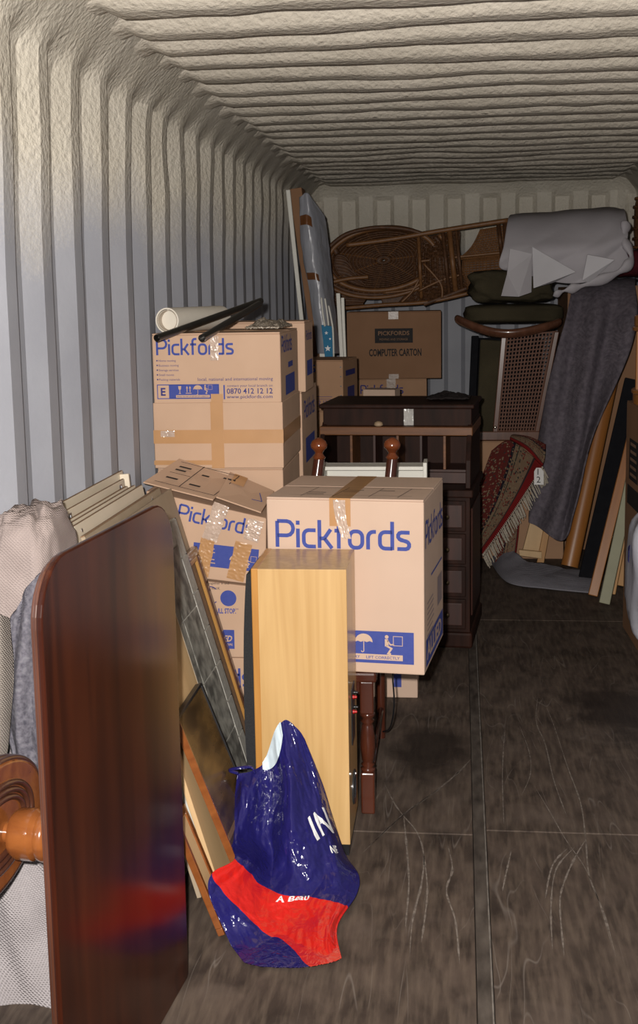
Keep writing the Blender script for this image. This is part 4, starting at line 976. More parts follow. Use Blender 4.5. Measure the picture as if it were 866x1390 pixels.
# join the rims of the two sheets (the mouth at the top stays open)
def idx(i, j, o=0): return o+j*(nu+1)+i
mb.f = mb.f[:nu*nv] + [tuple(reversed(f_)) for f_ in mb.f[nu*nv:]]
for j in range(nv): mb.f.append((idx(0, j), idx(0, j+1), idx(0, j+1, o2), idx(0, j, o2))); mb.f.append((idx(nu, j+1), idx(nu, j), idx(nu, j, o2), idx(nu, j+1, o2)))
for i in range(nu): mb.f.append((idx(i, nv), idx(i+1, nv), idx(i+1, nv, o2), idx(i, nv, o2)))
body = obj('bag_body', mb, bm_, pb, smooth=True)
uvl = body.data.uv_layers.new(name='UVMap'); n1 = (nu+1)*(nv+1)
for lp in body.data.loops:
    k = lp.vertex_index % n1; uvl.data[lp.index].uv = ((k % (nu+1))/nu, (k//(nu+1))/nv)
mb = MB()
def lining(u, v):
    p = bag_front(.30+.30*u, .004+.085*v*(.5+.5*sin(pi*u))); return p-BO+Vector((-.004, -.006, .004))
mb.grid(lining, 24, 8); obj('torn_lining', mb, mk('white_plastic', (.62, .72, .78), .25, (.55, .65, .72), vs=30, bump=.4, bs=60), pb, smooth=True)
WHT = mk('white_print', (.80, .80, .80), .3)
def bagtext(s, u0, v0, h, ang, mat, bold=0, hu=.0, wd=None):
    ca, sa = cos(ang), sin(ang)
    def fn(x, y):
        u = u0 + x*ca - y*sa; v = v0 - (x*sa + y*ca)*.62
        e = 1e-3; p = bag_front(u, v); n_ = (bag_front(u+e, v)-p).cross(bag_front(u, v-e)-p)
        n_.normalize()
        if n_.y > 0: n_ = -n_
        return p+n_*.003-BO
    return text(None, s, 0, 0, h, pb, mat, bold=bold, fn=fn, name='lettering', width=wd)
bagtext('IN', .70, .385, .16, .25, WHT, .01, wd=.20)
bagtext('NE', .82, .455, .05, .25, WHT, .02, wd=.08)
bagtext('A Beau', .40, .615, .05, -.30, WHT, .02, wd=.20)
mb = MB()
hp = [bag_front(.02, .0), bag_front(.0, .02)+Vector((-.02, -.01, .02)), bag_front(.06, .02)+Vector((0, -.02, .03)), bag_front(.16, .02)+Vector((0, -.01, .022)), bag_front(.2, .03)]
mb.tube([cr(hp, i/20)-BO for i in range(21)], .005, 8, flat=.5); obj('torn_handle', mb, bm_, pb, smooth=True)

# ------------------------------------------------------------------ right-hand side of the aisle
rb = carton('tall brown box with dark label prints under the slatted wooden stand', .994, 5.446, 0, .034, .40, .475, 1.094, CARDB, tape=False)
f = Face((-.2, .475, 0), (0, -1, 0), (0, 0, 1), (-1, 0, 0))
mb = MB(); rect(mb, f, .10, .74, .33, .93); obj('label_print', mb, INKB, rb)
mb = MB(); rect(mb, f, .06, .62, .40, .71); obj('label_print', mb, INKB, rb)
mb = MB(); greek(mb, f.lift(.0006), .13, .90, .17, 5, .035, .014, rnd); obj('fine_print', mb, DIMP, rb, kind='stuff')
st = thing('slatted_stand', 'round slatted wooden stand standing on the tall brown box', 'stand', (1.0, 5.69, 1.095))
for z0, z1, ro in ((0, .05, .225), (.05, .07, .232), (.33, .35, .232), (.35, .40, .225)):
    mb = MB(); mb.lathe([(ro-.03, z0), (ro-.004, z0), (ro, z0+.004), (ro, z1-.004), (ro-.004, z1), (ro-.03, z1)], 40); obj('hoop', mb, PINEO, st, smooth='auto')
sl = MB().box(-.009, .009, -.008, .008, .05, .35)
sm = None
for i in range(22):
    a = 2*pi*i/22
    if sm is None: q = obj('slat', sl, PINEO, st, bevel=.003, seg=1); sm = q
    else: q = sm.copy(); col.objects.link(q); q.parent = st
    q.location = (.208*cos(a), .208*sin(a), 0); q.rotation_euler = (0, 0, a+pi/2)
mb = MB(); mb.lathe([(.01, .385), (.20, .385), (.20, .398), (.01, .398)], 32); obj('seat_disc', mb, PINE, st)
PLB = mk('grey_white_plastic', (.50, .50, .56), .3, (.42, .42, .48), vs=5, bump=.5, bs=16, bd=.01)
wb = thing('plastic_sack', 'bulging grey-white plastic sack leaning on the tall brown box', 'bag', (.93, 5.18, 0))
def sackd(t, b_, q): return -.30*sstep(.3, 1, q.z)*(1-.3*abs(cos(t))) + .035*sin(7*t+4*q.z) + .05*nz(q.x*3, q.y*3, q.z*4) - .12*sstep(-.2, -1, q.z)
obj('sack_body', softbox((0, 0, .43), (.46, .36, .82), sackd, p=.6), PLB, wb, smooth=True)
mb = MB(); mb.grid(lambda u, v: (-.236-.012*sin(pi*u)*0-.006+.02*u*u, -.10+.12*u, .50+.05*v), 6, 4); obj('blue_print', mb, INKD, wb, solid=.002)

# planks and poles leaning at the end of the aisle
def plank(name, label, cat, bl, tp_, w, t, mat, yaw=0, bev=.004, rnd_=False, group=None):
    bl = Vector(bl); tp_ = Vector(tp_); d = tp_-bl; Ln = d.length; z = d.normalized(); x = Vector((cos(yaw), sin(yaw), 0)); x = (x-z*x.dot(z)).normalized(); y = z.cross(x)
    mb = MB()
    if rnd_: mb.prism([(w/2*cos(2*pi*i/20), t/2*sin(2*pi*i/20)) for i in range(20)], Ln)
    else: mb.box(-w/2, w/2, -t/2, t/2, 0, Ln)
    o = obj(name, mb, mat, bevel=bev, smooth=rnd_ and 'auto')
    M_ = Matrix((x, y, z)).transposed().to_4x4(); lift = max(abs(x.z)*w/2+abs(y.z)*t/2, 0)
    o.matrix_world = Matrix.Translation(bl+Vector((0, 0, lift))) @ M_
    return tag(o, label, cat, group)
plank('bed_post', 'orange pine post with rounded edges leaning behind the grey blanket', 'post', at(774, 776, z=0)+Vector((0, .05, 0)), at(842, 452, Y=7.52), .10, .07, PINEO, bev=0, rnd_=True)
plank('black_board', 'matt black board leaning between the orange post and pine planks', 'board', at(799, 795, z=0)+Vector((0, .02, 0)), at(862, 520, Y=7.1), .115, .03, BLACK)
plank('pine_plank', 'orange-toned pine plank leaning beside the black board', 'plank', at(806, 815, z=0)+Vector((0, .06, 0)), at(866, 560, Y=6.75), .05, .03, PINEO)
plank('pine_plank', 'pine plank with a grey-green face, its foot furthest out on the floor', 'plank', at(820, 822, z=0), at(868, 600, Y=6.55), .055, .03, mk('grey_green_board', (.30, .29, .19), .6, (.25, .24, .16), vs=8), )
plank('pine_plank', 'slim pale pine plank behind the tall brown box', 'plank', at(833, 812, z=0)+Vector((.0, .08, 0)), at(872, 590, Y=6.62), .035, .028, PINE)
plank('pine_plank', 'short pine plank low behind the slim pale one', 'plank', at(845, 800, z=0)+Vector((.0, .05, 0)), at(868, 690, Y=6.75), .07, .02, PINE)
# pale block with cleat
bt = thing('wooden_trestle_end', 'pale pine trestle end with cleat below the grey blanket', 'trestle', (.43, 7.16, 0))
BT = Vector(bt.location)
def psl(name, px, Y, t, mat, parent, o):
    mb = MB(); P = [at(a, b_, Y=Y)-o for a, b_ in px]
    for p in P: p.z = max(p.z, .002-o.z)
    mb.slab(P[::-1], -t); return obj(name, mb, mat, parent, bevel=.002, seg=1)
psl('panel', [(708, 753), (721, 703), (744, 714), (731, 758)], 7.27, .03, PALEW, bt, BT)
psl('cleat', [(704, 745), (705, 753), (735, 757), (735, 748)], 7.23, .03, PALEW, bt, BT)
psl('leg', [(728, 768), (738, 718), (746, 721), (738, 766)], 7.24, .03, PINE, bt, BT)

# folded grey cloth on the floor
def zrow(*p): return [at(a, b_, z=c) for a, b_, c in p]
gc = [zrow((692, 746, .10), (715, 762, .07), (765, 772, .04), (812, 780, .03)), zrow((676, 752, .07), (704, 775, .05), (748, 782, .04), (808, 792, .03)), zrow((668, 758, .03), (694, 784, .03), (744, 792, .025), (807, 799, .02)), zrow((668, 766, .010), (690, 791, .010), (742, 799, .010), (806, 805, .010))]
fg = patch(gc); mb = MB(); mb.grid(lambda u, v: fg(u, v)+Vector((0, 0, .012*abs(nz(u*7, v*5))*(1-v)+.008*abs(sin(u*9+v*2))*(1-v))), 50, 20)
tag(obj('grey_cloth', mb, GREYC, smooth=True, solid=.006), 'grey cotton cloth crumpled on the floor beneath the planks', 'cloth')

# ------------------------------------------------------------------ folded oriental rug
def rug_mat():
    m, nt, b, N, L = _nt('rug_pile'); b.inputs['Roughness'].default_value = .95; b.inputs['Specular IOR Level'].default_value = .1
    uv = N.new('ShaderNodeUVMap'); sx = N.new('ShaderNodeSeparateXYZ'); L.new(uv.outputs[0], sx.inputs[0])
    r = N.new('ShaderNodeValToRGB'); r.color_ramp.interpolation = 'CONSTANT'; e = r.color_ramp.elements
    stops = [(0, (.105, .022, .018)), (.44, (.016, .013, .020)), (.49, (.20, .135, .085)), (.55, (.04, .04, .032)), (.57, (.19, .125, .08)), (.81, (.04, .025, .025)), (.84, (.17, .013, .013))]
    e[0].position = 0; e[0].color = (*stops[0][1], 1); e[1].position = stops[1][0]; e[1].color = (*stops[1][1], 1)
    for p, c in stops[2:]: q = e.new(p); q.color = (*c, 1)
    L.new(sx.outputs[0], r.inputs[0])
    vo = N.new('ShaderNodeTexVoronoi'); vo.inputs['Scale'].default_value = 1
    mp = N.new('ShaderNodeMapping'); mp.inputs['Scale'].default_value = (26, 50, 1); L.new(uv.outputs[0], mp.inputs[0]); L.new(mp.outputs[0], vo.inputs['Vector'])
    th = N.new('ShaderNodeMath'); th.operation = 'LESS_THAN'; th.inputs[1].default_value = .42; L.new(vo.outputs[0], th.inputs[0])
    lim = N.new('ShaderNodeMath'); lim.operation = 'LESS_THAN'; lim.inputs[1].default_value = .80; L.new(sx.outputs[0], lim.inputs[0])
    an = N.new('ShaderNodeMath'); an.operation = 'MULTIPLY'; L.new(th.outputs[0], an.inputs[0]); L.new(lim.outputs[0], an.inputs[1])
    r2 = N.new('ShaderNodeValToRGB'); r2.color_ramp.interpolation = 'CONSTANT'; e = r2.color_ramp.elements
    e[0].color = (.22, .16, .10, 1); e[1].position = .4; e[1].color = (.04, .04, .036, 1); q = e.new(.62); q.color = (.15, .022, .02, 1)
    sp_ = N.new('ShaderNodeSeparateColor'); L.new(vo.outputs['Color'], sp_.inputs[0]); L.new(sp_.outputs[0], r2.inputs[0])
    mx = N.new('ShaderNodeMix'); mx.data_type = 'RGBA'; L.new(an.outputs[0], mx.inputs['Factor']); L.new(r.outputs[0], mx.inputs[6]); L.new(r2.outputs[0], mx.inputs[7])
    L.new(mx.outputs[2], b.inputs['Base Color'])
    n_ = N.new('ShaderNodeTexNoise'); n_.inputs['Scale'].default_value = 300; bp = N.new('ShaderNodeBump'); bp.inputs['Strength'].default_value = .6; bp.inputs['Distance'].default_value = .003
    L.new(n_.outputs[0], bp.inputs['Height']); L.new(bp.outputs[0], b.inputs['Normal'])
    return m
RUG = rug_mat()
rg = thing('oriental_rug', 'folded red and beige oriental rug with cream fringe and paper tag', 'rug', (.30, 7.15, 0))
RO = Vector(rg.location)
def uvsheet(name, fn, nu, nv, mat, parent, solid, u0=0, u1=1):
    mb = MB(); mb.grid(fn, nu, nv); o = obj(name, mb, mat, parent, smooth=True, solid=solid)
    l = o.data.uv_layers.new(name='UVMap')
    for lp in o.data.loops:
        k = lp.vertex_index; l.data[lp.index].uv = (u0+(u1-u0)*(k % (nu+1))/nu, (k//(nu+1))/nv)
    return o
main = patch([prow((668, 612, 7.30), (690, 598, 7.26), (714, 612, 7.17), (736, 633, 7.08)), prow((652, 655, 7.27), (678, 645, 7.23), (696, 660, 7.17), (712, 670, 7.13)), prow((640, 700, 7.24), (660, 695, 7.2), (674, 705, 7.15), (684, 712, 7.11)), prow((628, 750, 7.2), (640, 740, 7.16), (648, 745, 7.13), (655, 752, 7.09))])
uvsheet('front_flap', lambda u, v: main(u, v)-RO, 30, 40, RUG, rg, .014)
top = patch([prow((736, 633, 7.095), (714, 610, 7.185), (692, 596, 7.275)), prow((739, 622, 7.10), (720, 602, 7.20), (694, 592, 7.30)), prow((740, 603, 7.12), (722, 594, 7.22), (698, 591, 7.33))])
uvsheet('top_fold', lambda u, v: top(v, u)-RO, 24, 16, RUG, rg, .014, 1, .3)
low = patch([prow((682, 700, 7.21), (695, 686, 7.20), (706, 676, 7.20)), prow((676, 735, 7.20), (690, 730, 7.19), (704, 720, 7.19)), prow((672, 764, 7.18), (686, 758, 7.18), (700, 754, 7.18))])
def lowf(u, v):
    p = low(u, v); p.z = max(p.z, .012); return p-RO
uvsheet('under_layer', lambda u, v: lowf(v, 1-u) if False else lowf(u, v), 18, 18, RUG, rg, .012, .2, .9)
mb = MB()
for i in range(64):
    v = i/63; a = main(1, v)-RO; jx = rnd.uniform(-.006, .006)
    d = Vector((.035+jx, -.012, -.075+rnd.uniform(-.015, .015)))
    if a.z+RO.z+d.z < .006: d.z = .006-a.z-RO.z
    mb.tube([a, a+d*.4+Vector((jx*.5, -.006, 0)), a+d], [.0032, .004, .0028], 5)
obj('fringe', mb, fabric('cream_fringe', (.52, .46, .38), (.40, .35, .28)), rg, kind='stuff')
mb = MB()
for i in range(30):
    v = i/29; a = main(.995, v)-RO+Vector((.006, -.010, -.012)); mb.box(a.x-.002, a.x+.002, a.y-.002, a.y+.002, a.z-.004, a.z+.004)
obj('fringe_knots', mb, BLACK, rg, kind='stuff')
tgp = [at(a, b_, Y=7.01)-RO for a, b_ in ((725, 658), (725, 640), (728, 635), (734, 635), (738, 640), (738, 658))]
mb = MB(); mb.slab(tgp, .002); tg_ = obj('paper_tag', mb, mk('tag_white', (.72, .70, .68), .6), rg)
c_ = sum(tgp, Vector())/6
text(Face(c_+Vector((-.018, -.002, .0)), (1, 0, 0), (0, 0, 1), (0, -1, 0), .002), '1', 0, 0, .035, tg_, INKB); text(Face(c_+Vector((-.014, -.002, -.045)), (1, 0, 0), (0, 0, 1), (0, -1, 0), .002), '2', 0, 0, .035, tg_, INKB)

# ------------------------------------------------------------------ grey blanket over a tall carton
carton('tall plain wardrobe box hidden beneath the grey blanket', .90, 7.72, 0, 0, .50, .78, 1.63, CARDB, tape=False)
gb = [[Vector((q, 8.25, 1.664)) for q in (.66, .82, .98, 1.14)], prow((775, 389, 7.66), (800, 386, 7.64), (830, 384, 7.62), (862, 383, 7.62)),
      prow((768, 430, 7.42), (795, 432, 7.36), (828, 432, 7.34), (864, 430, 7.30)), prow((752, 490, 7.34), (782, 490, 7.27), (812, 492, 7.24), (853, 478, 7.22)),
      prow((738, 555, 7.30), (766, 558, 7.22), (796, 560, 7.18), (826, 540, 7.14)), prow((728, 620, 7.28), (756, 625, 7.18), (782, 630, 7.12), (801, 600, 7.10)),
      prow((720, 680, 7.26), (745, 690, 7.13), (768, 695, 7.07), (786, 665, 7.05)), prow((718, 708, 7.24), (740, 722, 7.11), (765, 735, 7.05), (777, 700, 7.04))]
fgb = patch(gb); mb = MB()
def gbf(u, v):
    k = sstep(.12, .3, v); return fgb(u, v)+Vector((.004*nz(u*5, v*9), -k*(.045*sin(u*14+2.2*nz(v*2.0, u)+1.5*v)*(1-.35*v)+.012*nz(u*6, v*7)), .012*nz(u*4, v*3)*(1-k)))
mb.grid(gbf, 90, 110)
tag(obj('moving_blanket', mb, GREYB, smooth=True, solid=.010), 'mottled grey felt blanket hanging over the tall wardrobe box', 'blanket')
REDC = fabric('dark_red_cloth', (.10, .012, .015), (.03, .006, .01), 200, .4, vs=20)
tag(obj('cushion', softbox((.99, 7.92, 1.765), (.38, .42, .16), folds(.02, .05, 6, 2)), REDC, smooth=True), 'dark red patterned cushion on the tall wardrobe box', 'cushion')

# ------------------------------------------------------------------ caned armchair on a box
carton('brown box under the caned armchair, behind the rug', .36, 7.44, 0, 0, .52, .52, .72, CARDD, tape=False)
ac = thing('caned_armchair', 'caned armchair with curved wooden top rail and olive upholstery', 'chair', (.30, 7.46, .722))
AO = Vector(ac.location)
def A_(px, py, Y=7.46): return at(px, py, Y=Y)-AO
WAL = wood('walnut', (.15, .062, .035), (.09, .036, .02), .25, 3, (8, 8, 1), coat=.5)
P = [A_(622, 434, 7.60), A_(640, 442, 7.5), A_(664, 450, 7.45), A_(690, 453, 7.43), A_(715, 450, 7.44), A_(740, 444, 7.48), A_(758, 438, 7.58)]
mb = MB(); mb.tube([cr(P, i/30) for i in range(31)], .024, 12, flat=1.5); obj('top_rail', mb, WAL, ac, smooth=True)
zb_ = .004
def stile(name, a, b_, w, mat=WAL):
    mb = MB(); a = Vector(a); b_ = Vector(b_); mb.hexa([a+Vector((-w/2, 0, 0)), a+Vector((w/2, 0, 0)), a+Vector((w/2, .03, 0)), a+Vector((-w/2, .03, 0)), b_+Vector((-w/2, 0, 0)), b_+Vector((w/2, 0, 0)), b_+Vector((w/2, .03, 0)), b_+Vector((-w/2, .03, 0))]); return obj(name, mb, mat, ac, bevel=.005)
tl, tr = A_(684, 458), A_(756, 450); bl_, br_ = A_(672, 596), A_(728, 596)
for q in (bl_, br_): q.z = max(q.z, .03)
stile('stile', bl_, tl, .032); stile('stile', br_, tr, .030)
ll, lt = A_(646, 596), A_(652, 456); ll.z = .03
stile('stile', ll+Vector((-.03, .02, 0)), lt+Vector((-.03, .02, 0)), .045, BLACK)
mb = MB(); mb.box(ll.x-.05, br_.x+.02, -.005, .035, 0, .055); obj('bottom_rail', mb, WAL, ac, bevel=.005)
mb = MB(); pw = .5*(tl.x-lt.x)
mb.hexa([Vector((ll.x, .0, .05)), Vector((bl_.x-.012, .0, .05)), Vector((bl_.x-.012, .05, .05)), Vector((ll.x, .05, .05)), Vector((lt.x, .0, lt.z-.02)), Vector((tl.x-.012, .0, tl.z-.02)), Vector((tl.x-.012, .05, tl.z-.02)), Vector((lt.x, .05, lt.z-.02))]); obj('upholstered_panel', mb, OLIVE, ac, bevel=.012)
CANE = mk('cane', (.16, .075, .05), .6, (.11, .052, .034), vs=60, spec=.2)
def cq(u, v): 
    a = bl_.lerp(tl, v); c = br_.lerp(tr, v); p = a.lerp(c, u); p.y = .012; return p
mb = MB()
for i in range(16):
    u = i/15; mb.tube([cq(u, 0), cq(u, 1)], .0055, 4)
for j in range(27):
    v = j/26; mb.tube([cq(0, v)+Vector((0, .002, 0)), cq(1, v)+Vector((0, .002, 0))], .0055, 4)
for j in range(0, 0):
    a, c = (0, j/32), (1, (j+18)/32)
    if a[1] < 0: a = (-j/18, 0)
    if c[1] > 1: c = ((32-j)/18, 1)
    mb.tube([cq(*a)+Vector((0, .004, 0)), cq(*c)+Vector((0, .004, 0))], .0022, 4)
    mb.tube([cq(1-a[0], a[1])+Vector((0, .006, 0)), cq(1-c[0], c[1])+Vector((0, .006, 0))], .0022, 4)
obj('cane_panel', mb, CANE, ac, kind='stuff')
mb = MB(); mb.box(ll.x, br_.x+.05, .40, .43, .06, .60); obj('rear_panel', mb, BLACK, ac, bevel=.01)  # black colour imitates the shade inside the chair, seen through the cane
mb = MB(); mb.box(ll.x-.02, br_.x+.02, .03, .42, 0, .06); obj('seat_frame', mb, WAL, ac, bevel=.006)
mb = MB(); mb.lathe([(.010, 0), (.009, .006), (.004, .009)], 12, Matrix.Translation(bl_+Vector((.0, -.002, .05))) @ Matrix.Rotation(pi/2, 4, 'X')); obj('brass_stud', mb, mk('bright_stud', (.8, .75, .65), .2, metal=1), ac, smooth='auto')

# olive cushions on the armchair
oc = softbox((.325, 7.84, 1.474), (.60, .42, .115), folds(.012, .04, 6, 3)); tag(obj('cushion', oc, OLIVE, smooth=True), 'flat olive velvet cushion resting on the caned armchair', 'cushion')
oc = softbox((.31, 7.82, 1.640), (.50, .40, .19), lambda t, b_, q: .05*sin(5*t+5*q.z)+.09*nz(q.x*2.5, q.y*2.5, q.z*3)+.03*nz(q.x*8, q.y*8, q.z*8)); tag(obj('cushion', oc, OLIVE, smooth=True), 'crumpled dark olive cushion under the white dust sheet', 'cushion')

# white dust sheet bundle
SHEET = mk('dust_sheet', (.42, .395, .415), .6, (.37, .345, .37), vs=4, bump=.15, bs=18, bd=.01, spec=.3)
ds = thing('dust_sheet', 'white dust sheet bundled over the olive cushions and wardrobe box', 'dust sheet', (.65, 7.85, 1.60))
DO = Vector(ds.location)
wf = patch([prow((694, 292, 8.25), (740, 288, 8.3), (790, 284, 8.3), (830, 282, 8.3), (845, 284, 8.2)),
            prow((690, 297, 7.72), (735, 293, 7.70), (785, 290, 7.70), (824, 288, 7.70), (849, 290, 7.72)),
            prow((684, 333, 7.52), (730, 330, 7.46), (778, 328, 7.46), (818, 326, 7.47), (852, 318, 7.52)),
            prow((678, 362, 7.50), (728, 358, 7.42), (776, 356, 7.42), (814, 352, 7.44), (849, 338, 7.50)),
            prow((700, 368, 7.52), (735, 378, 7.46), (775, 385, 7.45), (812, 378, 7.46), (856, 356, 7.50))])
def wff(u, v): return wf(u, v)-DO+Vector((0, -.014*nz(u*4, v*3, 1)-.010*abs(sin(u*7+v*9))*sstep(.2, .5, v), .008*nz(u*5, v*4)))
mb = MB(); mb.grid(wff, 70, 60); obj('cover', mb, SHEET, ds, smooth=True, solid=.006)
for i, (px, Yd, m) in enumerate((([(692, 338), (722, 345), (721, 397), (704, 403), (680, 402), (688, 372)], 7.39, SHEET), ([(722, 334), (781, 368), (752, 382), (724, 390)], 7.37, SHEET), ([(797, 345), (834, 352), (800, 383), (790, 380)], 7.38, SHEET))):
    mb = MB(); P = [at(a, b_, Y=Yd-.02*math.sin(k*2.1))-DO for k, (a, b_) in enumerate(px)]; mb.slab(P[::-1], .006); obj('fold', mb, mk('sheet_fold_%d' % i, (.455, .435, .46) if i else (.42, .395, .415), .5, vs=4), ds)  # second and third folds: caught light put in as a lighter sheet colour
P = [at(a, b_, Y=c)-DO for a, b_, c in ((850, 302, 7.55), (848, 325, 7.5), (857, 352, 7.46), (835, 372, 7.42), (790, 388, 7.4), (765, 395, 7.38), (750, 402, 7.37))]
mb = MB(); mb.tube([cr(P, i/40) for i in range(41)], [.03+.012*sin(i*.9)-.02*(i/40)**3 for i in range(41)], 12, flat=.6); obj('twisted_hem', mb, SHEET, ds, smooth=True)

# ------------------------------------------------------------------ wicker
WICK = mk('wicker', (.125, .052, .018), .6, (.05, .019, .007), vs=45, bump=.5, bs=120)
WICKL = mk('pale_cane', (.22, .098, .034), .5, (.14, .06, .021), vs=30)
pc_ = thing('wicker_chair', 'brown wicker chair lying on its side across the computer carton', 'chair', (-.42, 8.35, 1.515))
PO = Vector(pc_.location)
def W_(px, py, Y=8.25): return at(px, py, Y=Y)-PO
Cc = W_(518, 352); ex = (W_(592, 343)-Cc); ez = (W_(512, 310)-Cc)
def ell(k, a, dy=0): return Cc+ex*(k*cos(a))+ez*(k*sin(a))+Vector((0, dy, 0))
def dish(k, a): return ell(k, a, .22*(1-k*k))
# woven dish: solid weave skin plus stakes and hoops
mb = MB(); mb.grid(lambda u, v: dish(.03+.97*v, 2*pi*u), 72, 14, uc=True); obj('woven_seat', mb, WICK, pc_, smooth=True, solid=.008)
for i in range(28):
    a = 2*pi*i/28; mb = MB(); mb.tube([dish(k/8, a)+Vector((0, -.006, 0)) for k in range(1, 9)], .006, 6); obj('stake', mb, WICKL if i % 4 == 0 else WICK, pc_, smooth=True)
mb = MB()
for k in [j/16 for j in range(2, 16)]: mb.tube([dish(k, 2*pi*i/56)+Vector((0, -.009-.004*(-1)**i, 0)) for i in range(56)], .0045, 5, True)
obj('weave', mb, WICK, pc_, smooth=True, kind='stuff')
for k, r, m in ((1.0, .017, WICKL), (1.13, .013, WICK), (1.22, .014, WICKL)):
    mb = MB(); mb.tube([ell(k, pi*.93+2*pi*i/64*.62, -.01) for i in range(64)] if k > 1 else [ell(k, 2*pi*i/64, -.01) for i in range(64)], r, 8, k == 1.0); obj('rim', mb, m, pc_, smooth=True)
for i in range(40):
    a = pi*.95+2*pi*.60*i/40; mb = MB(); mb.tube([ell(1.02, a, -.012), ell(1.12, a+.03, -.016), ell(1.21, a, -.012)], .006, 5); obj('border_loop', mb, WICK, pc_)
# scrolled back at the left end
for i, off in enumerate((0, .018, .036)):
    P = [W_(446-off*200, 415), W_(443, 385), W_(441, 350), W_(444, 338), W_(452, 337), W_(458, 345)]
    mb = MB(); mb.tube([cr(P, j/20)+Vector((0, .02*i, 0)) for j in range(21)], .022, 8); obj('scroll', mb, WICK, pc_, smooth=True)
mb = MB(); wv = patch([[W_(446, 345), W_(468, 348), W_(480, 372)], [W_(446, 380), W_(472, 384), W_(500, 394)], [W_(452, 415), W_(476, 414), W_(492, 413)]]); mb.grid(lambda u, v: wv(u, v)+Vector((0, .05-.012*sin(v*60)*.3, 0)), 16, 60); obj('back_weave', mb, WICK, pc_, smooth=True, solid=.006)
# base frame: long canes and wrapped hoops
for P, r, m in (([(470, 333), (530, 325), (600, 313), (690, 299)], .016, WICKL), ([(568, 355), (620, 349), (680, 343)], .009, WICKL), ([(460, 419), (520, 414), (580, 410), (636, 398)], .014, WICKL), ([(575, 413), (600, 404), (634, 391)], .016, WICK), ([(450, 383), (475, 378), (500, 376)], .014, WICKL), ([(444, 338), (470, 318), (510, 309), (550, 311), (575, 318)], .014, WICK)):
    q = [W_(*p, 8.20) for p in P]; mb = MB(); mb.tube([cr(q, i/24) for i in range(25)], r, 8); obj('frame_cane', mb, m, pc_, smooth=True)
for x0, x1, r, m in ((568, 572, .012, WICKL), (601, 610, .012, WICK), (610, 619, .018, WICKL), (619, 628, .011, WICK), (676, 682, .014, WICK), (686, 690, .02, WICK)):
    yt = 335-(x0-470)*.155; yb_ = 418-(x0-460)*.12 if x0 < 640 else 352
    q = [W_(x0, yt, 8.22), W_((x0+x1)/2, (yt+yb_)/2, 8.12), W_(x1, yb_, 8.22)]; mb = MB(); mb.tube([cr(q, i/16) for i in range(17)], r, 8); obj('wrapped_hoop', mb, m, pc_, smooth=True)
sk = patch([[W_(566, 325), W_(600, 318), W_(624, 314)], [W_(562, 352, 8.3), W_(598, 350, 8.12), W_(624, 350, 8.3)], [W_(560, 385), W_(600, 384, 8.14), W_(632, 380)], [W_(540, 412), W_(600, 405), W_(634, 394)]])
mb = MB(); mb.grid(lambda u, v: sk(u, v)+Vector((0, .035, 0)), 30, 40); obj('skirt_weave', mb, WICK, pc_, smooth=True, solid=.008)
mb = MB()
for i in range(26):
    u = i/25; mb.tube([sk(u, j/12)+Vector((0, .022-.006*(-1)**(i+j), 0)) for j in range(13)], .004, 5)
for j in range(34):
    v = j/33; mb.tube([sk(i/14, v)+Vector((0, .024+.006*(-1)**(i+j), 0)) for i in range(15)], .0045, 5)
obj('skirt_strands', mb, WICK, pc_, kind='stuff')
s2 = patch([[W_(652, 312), W_(670, 309), W_(690, 305)], [W_(640, 335), W_(668, 330), W_(690, 326)], [W_(622, 352), W_(655, 350), W_(690, 346)]])
mb = MB(); mb.grid(lambda u, v: s2(u, v)+Vector((0, .03, 0)), 16, 16); obj('base_weave', mb, WICK, pc_, smooth=True, solid=.008)
s3 = patch([[W_(628, 354), W_(655, 352), W_(690, 348)], [W_(628, 375), W_(655, 373), W_(690, 370)], [W_(632, 392), W_(655, 388), W_(690, 384)]])
mb = MB(); mb.grid(lambda u, v: s3(u, v)+Vector((0, .05, 0)), 12, 16); obj('base_weave', mb, WICK, pc_, smooth=True, solid=.008)
for sf in (s2, s3):
    mb = MB()
    for i in range(15): mb.tube([sf(i/14, j/8)+Vector((0, .018-.005*(-1)**(i+j), 0)) for j in range(9)], .004, 5)
    for j in range(15): mb.tube([sf(i/10, j/14)+Vector((0, .019+.005*(-1)**(i+j), 0)) for i in range(11)], .0045, 5)
    obj('base_strands', mb, WICKL, pc_, kind='stuff')
dg = [[(575, 358), (598, 385), (600, 405)], [(568, 395), (600, 380), (630, 372)], [(520, 398), (560, 392), (575, 380)], [(545, 410), (560, 395), (572, 372)]]
for P in dg:
    q = [W_(*p, 8.16) for p in P]; mb = MB(); mb.tube([cr(q, i/12) for i in range(13)], .008, 6); obj('brace', mb, WICKL, pc_, smooth=True)
ap = patch([[W_(500, 392), W_(540, 400), W_(570, 385)], [W_(515, 404), W_(545, 406), W_(575, 400)], [W_(518, 413), W_(550, 412), W_(580, 410)]])
mb = MB(); mb.grid(lambda u, v: ap(u, v)+Vector((0, .06, 0)), 16, 10); obj('arm_weave', mb, WICK, pc_, smooth=True, solid=.008)
# wicker hamper on the red cushion
hm = thing('wicker_hamper', 'small round wicker hamper on the dark red cushion by the wall', 'basket', (1.13, 7.82, 1.85))
mb = MB(); mb.lathe([(.06, 0), (.075, .01), (.083, .12), (.08, .25), (.07, .30), (.01, .31)], 32); obj('basket_wall', mb, WICK, hm, smooth='auto')
for z, r in ((.01, .079), (.06, .084), (.12, .087), (.19, .086), (.25, .083), (.30, .074)):
    mb = MB(); mb.tube([(r*cos(2*pi*i/32), r*sin(2*pi*i/32), z+.004*(-1)**i) for i in range(32)], .007, 6, True); obj('hoop', mb, WICKL if z in (.01, .30) else WICK, hm, smooth=True)

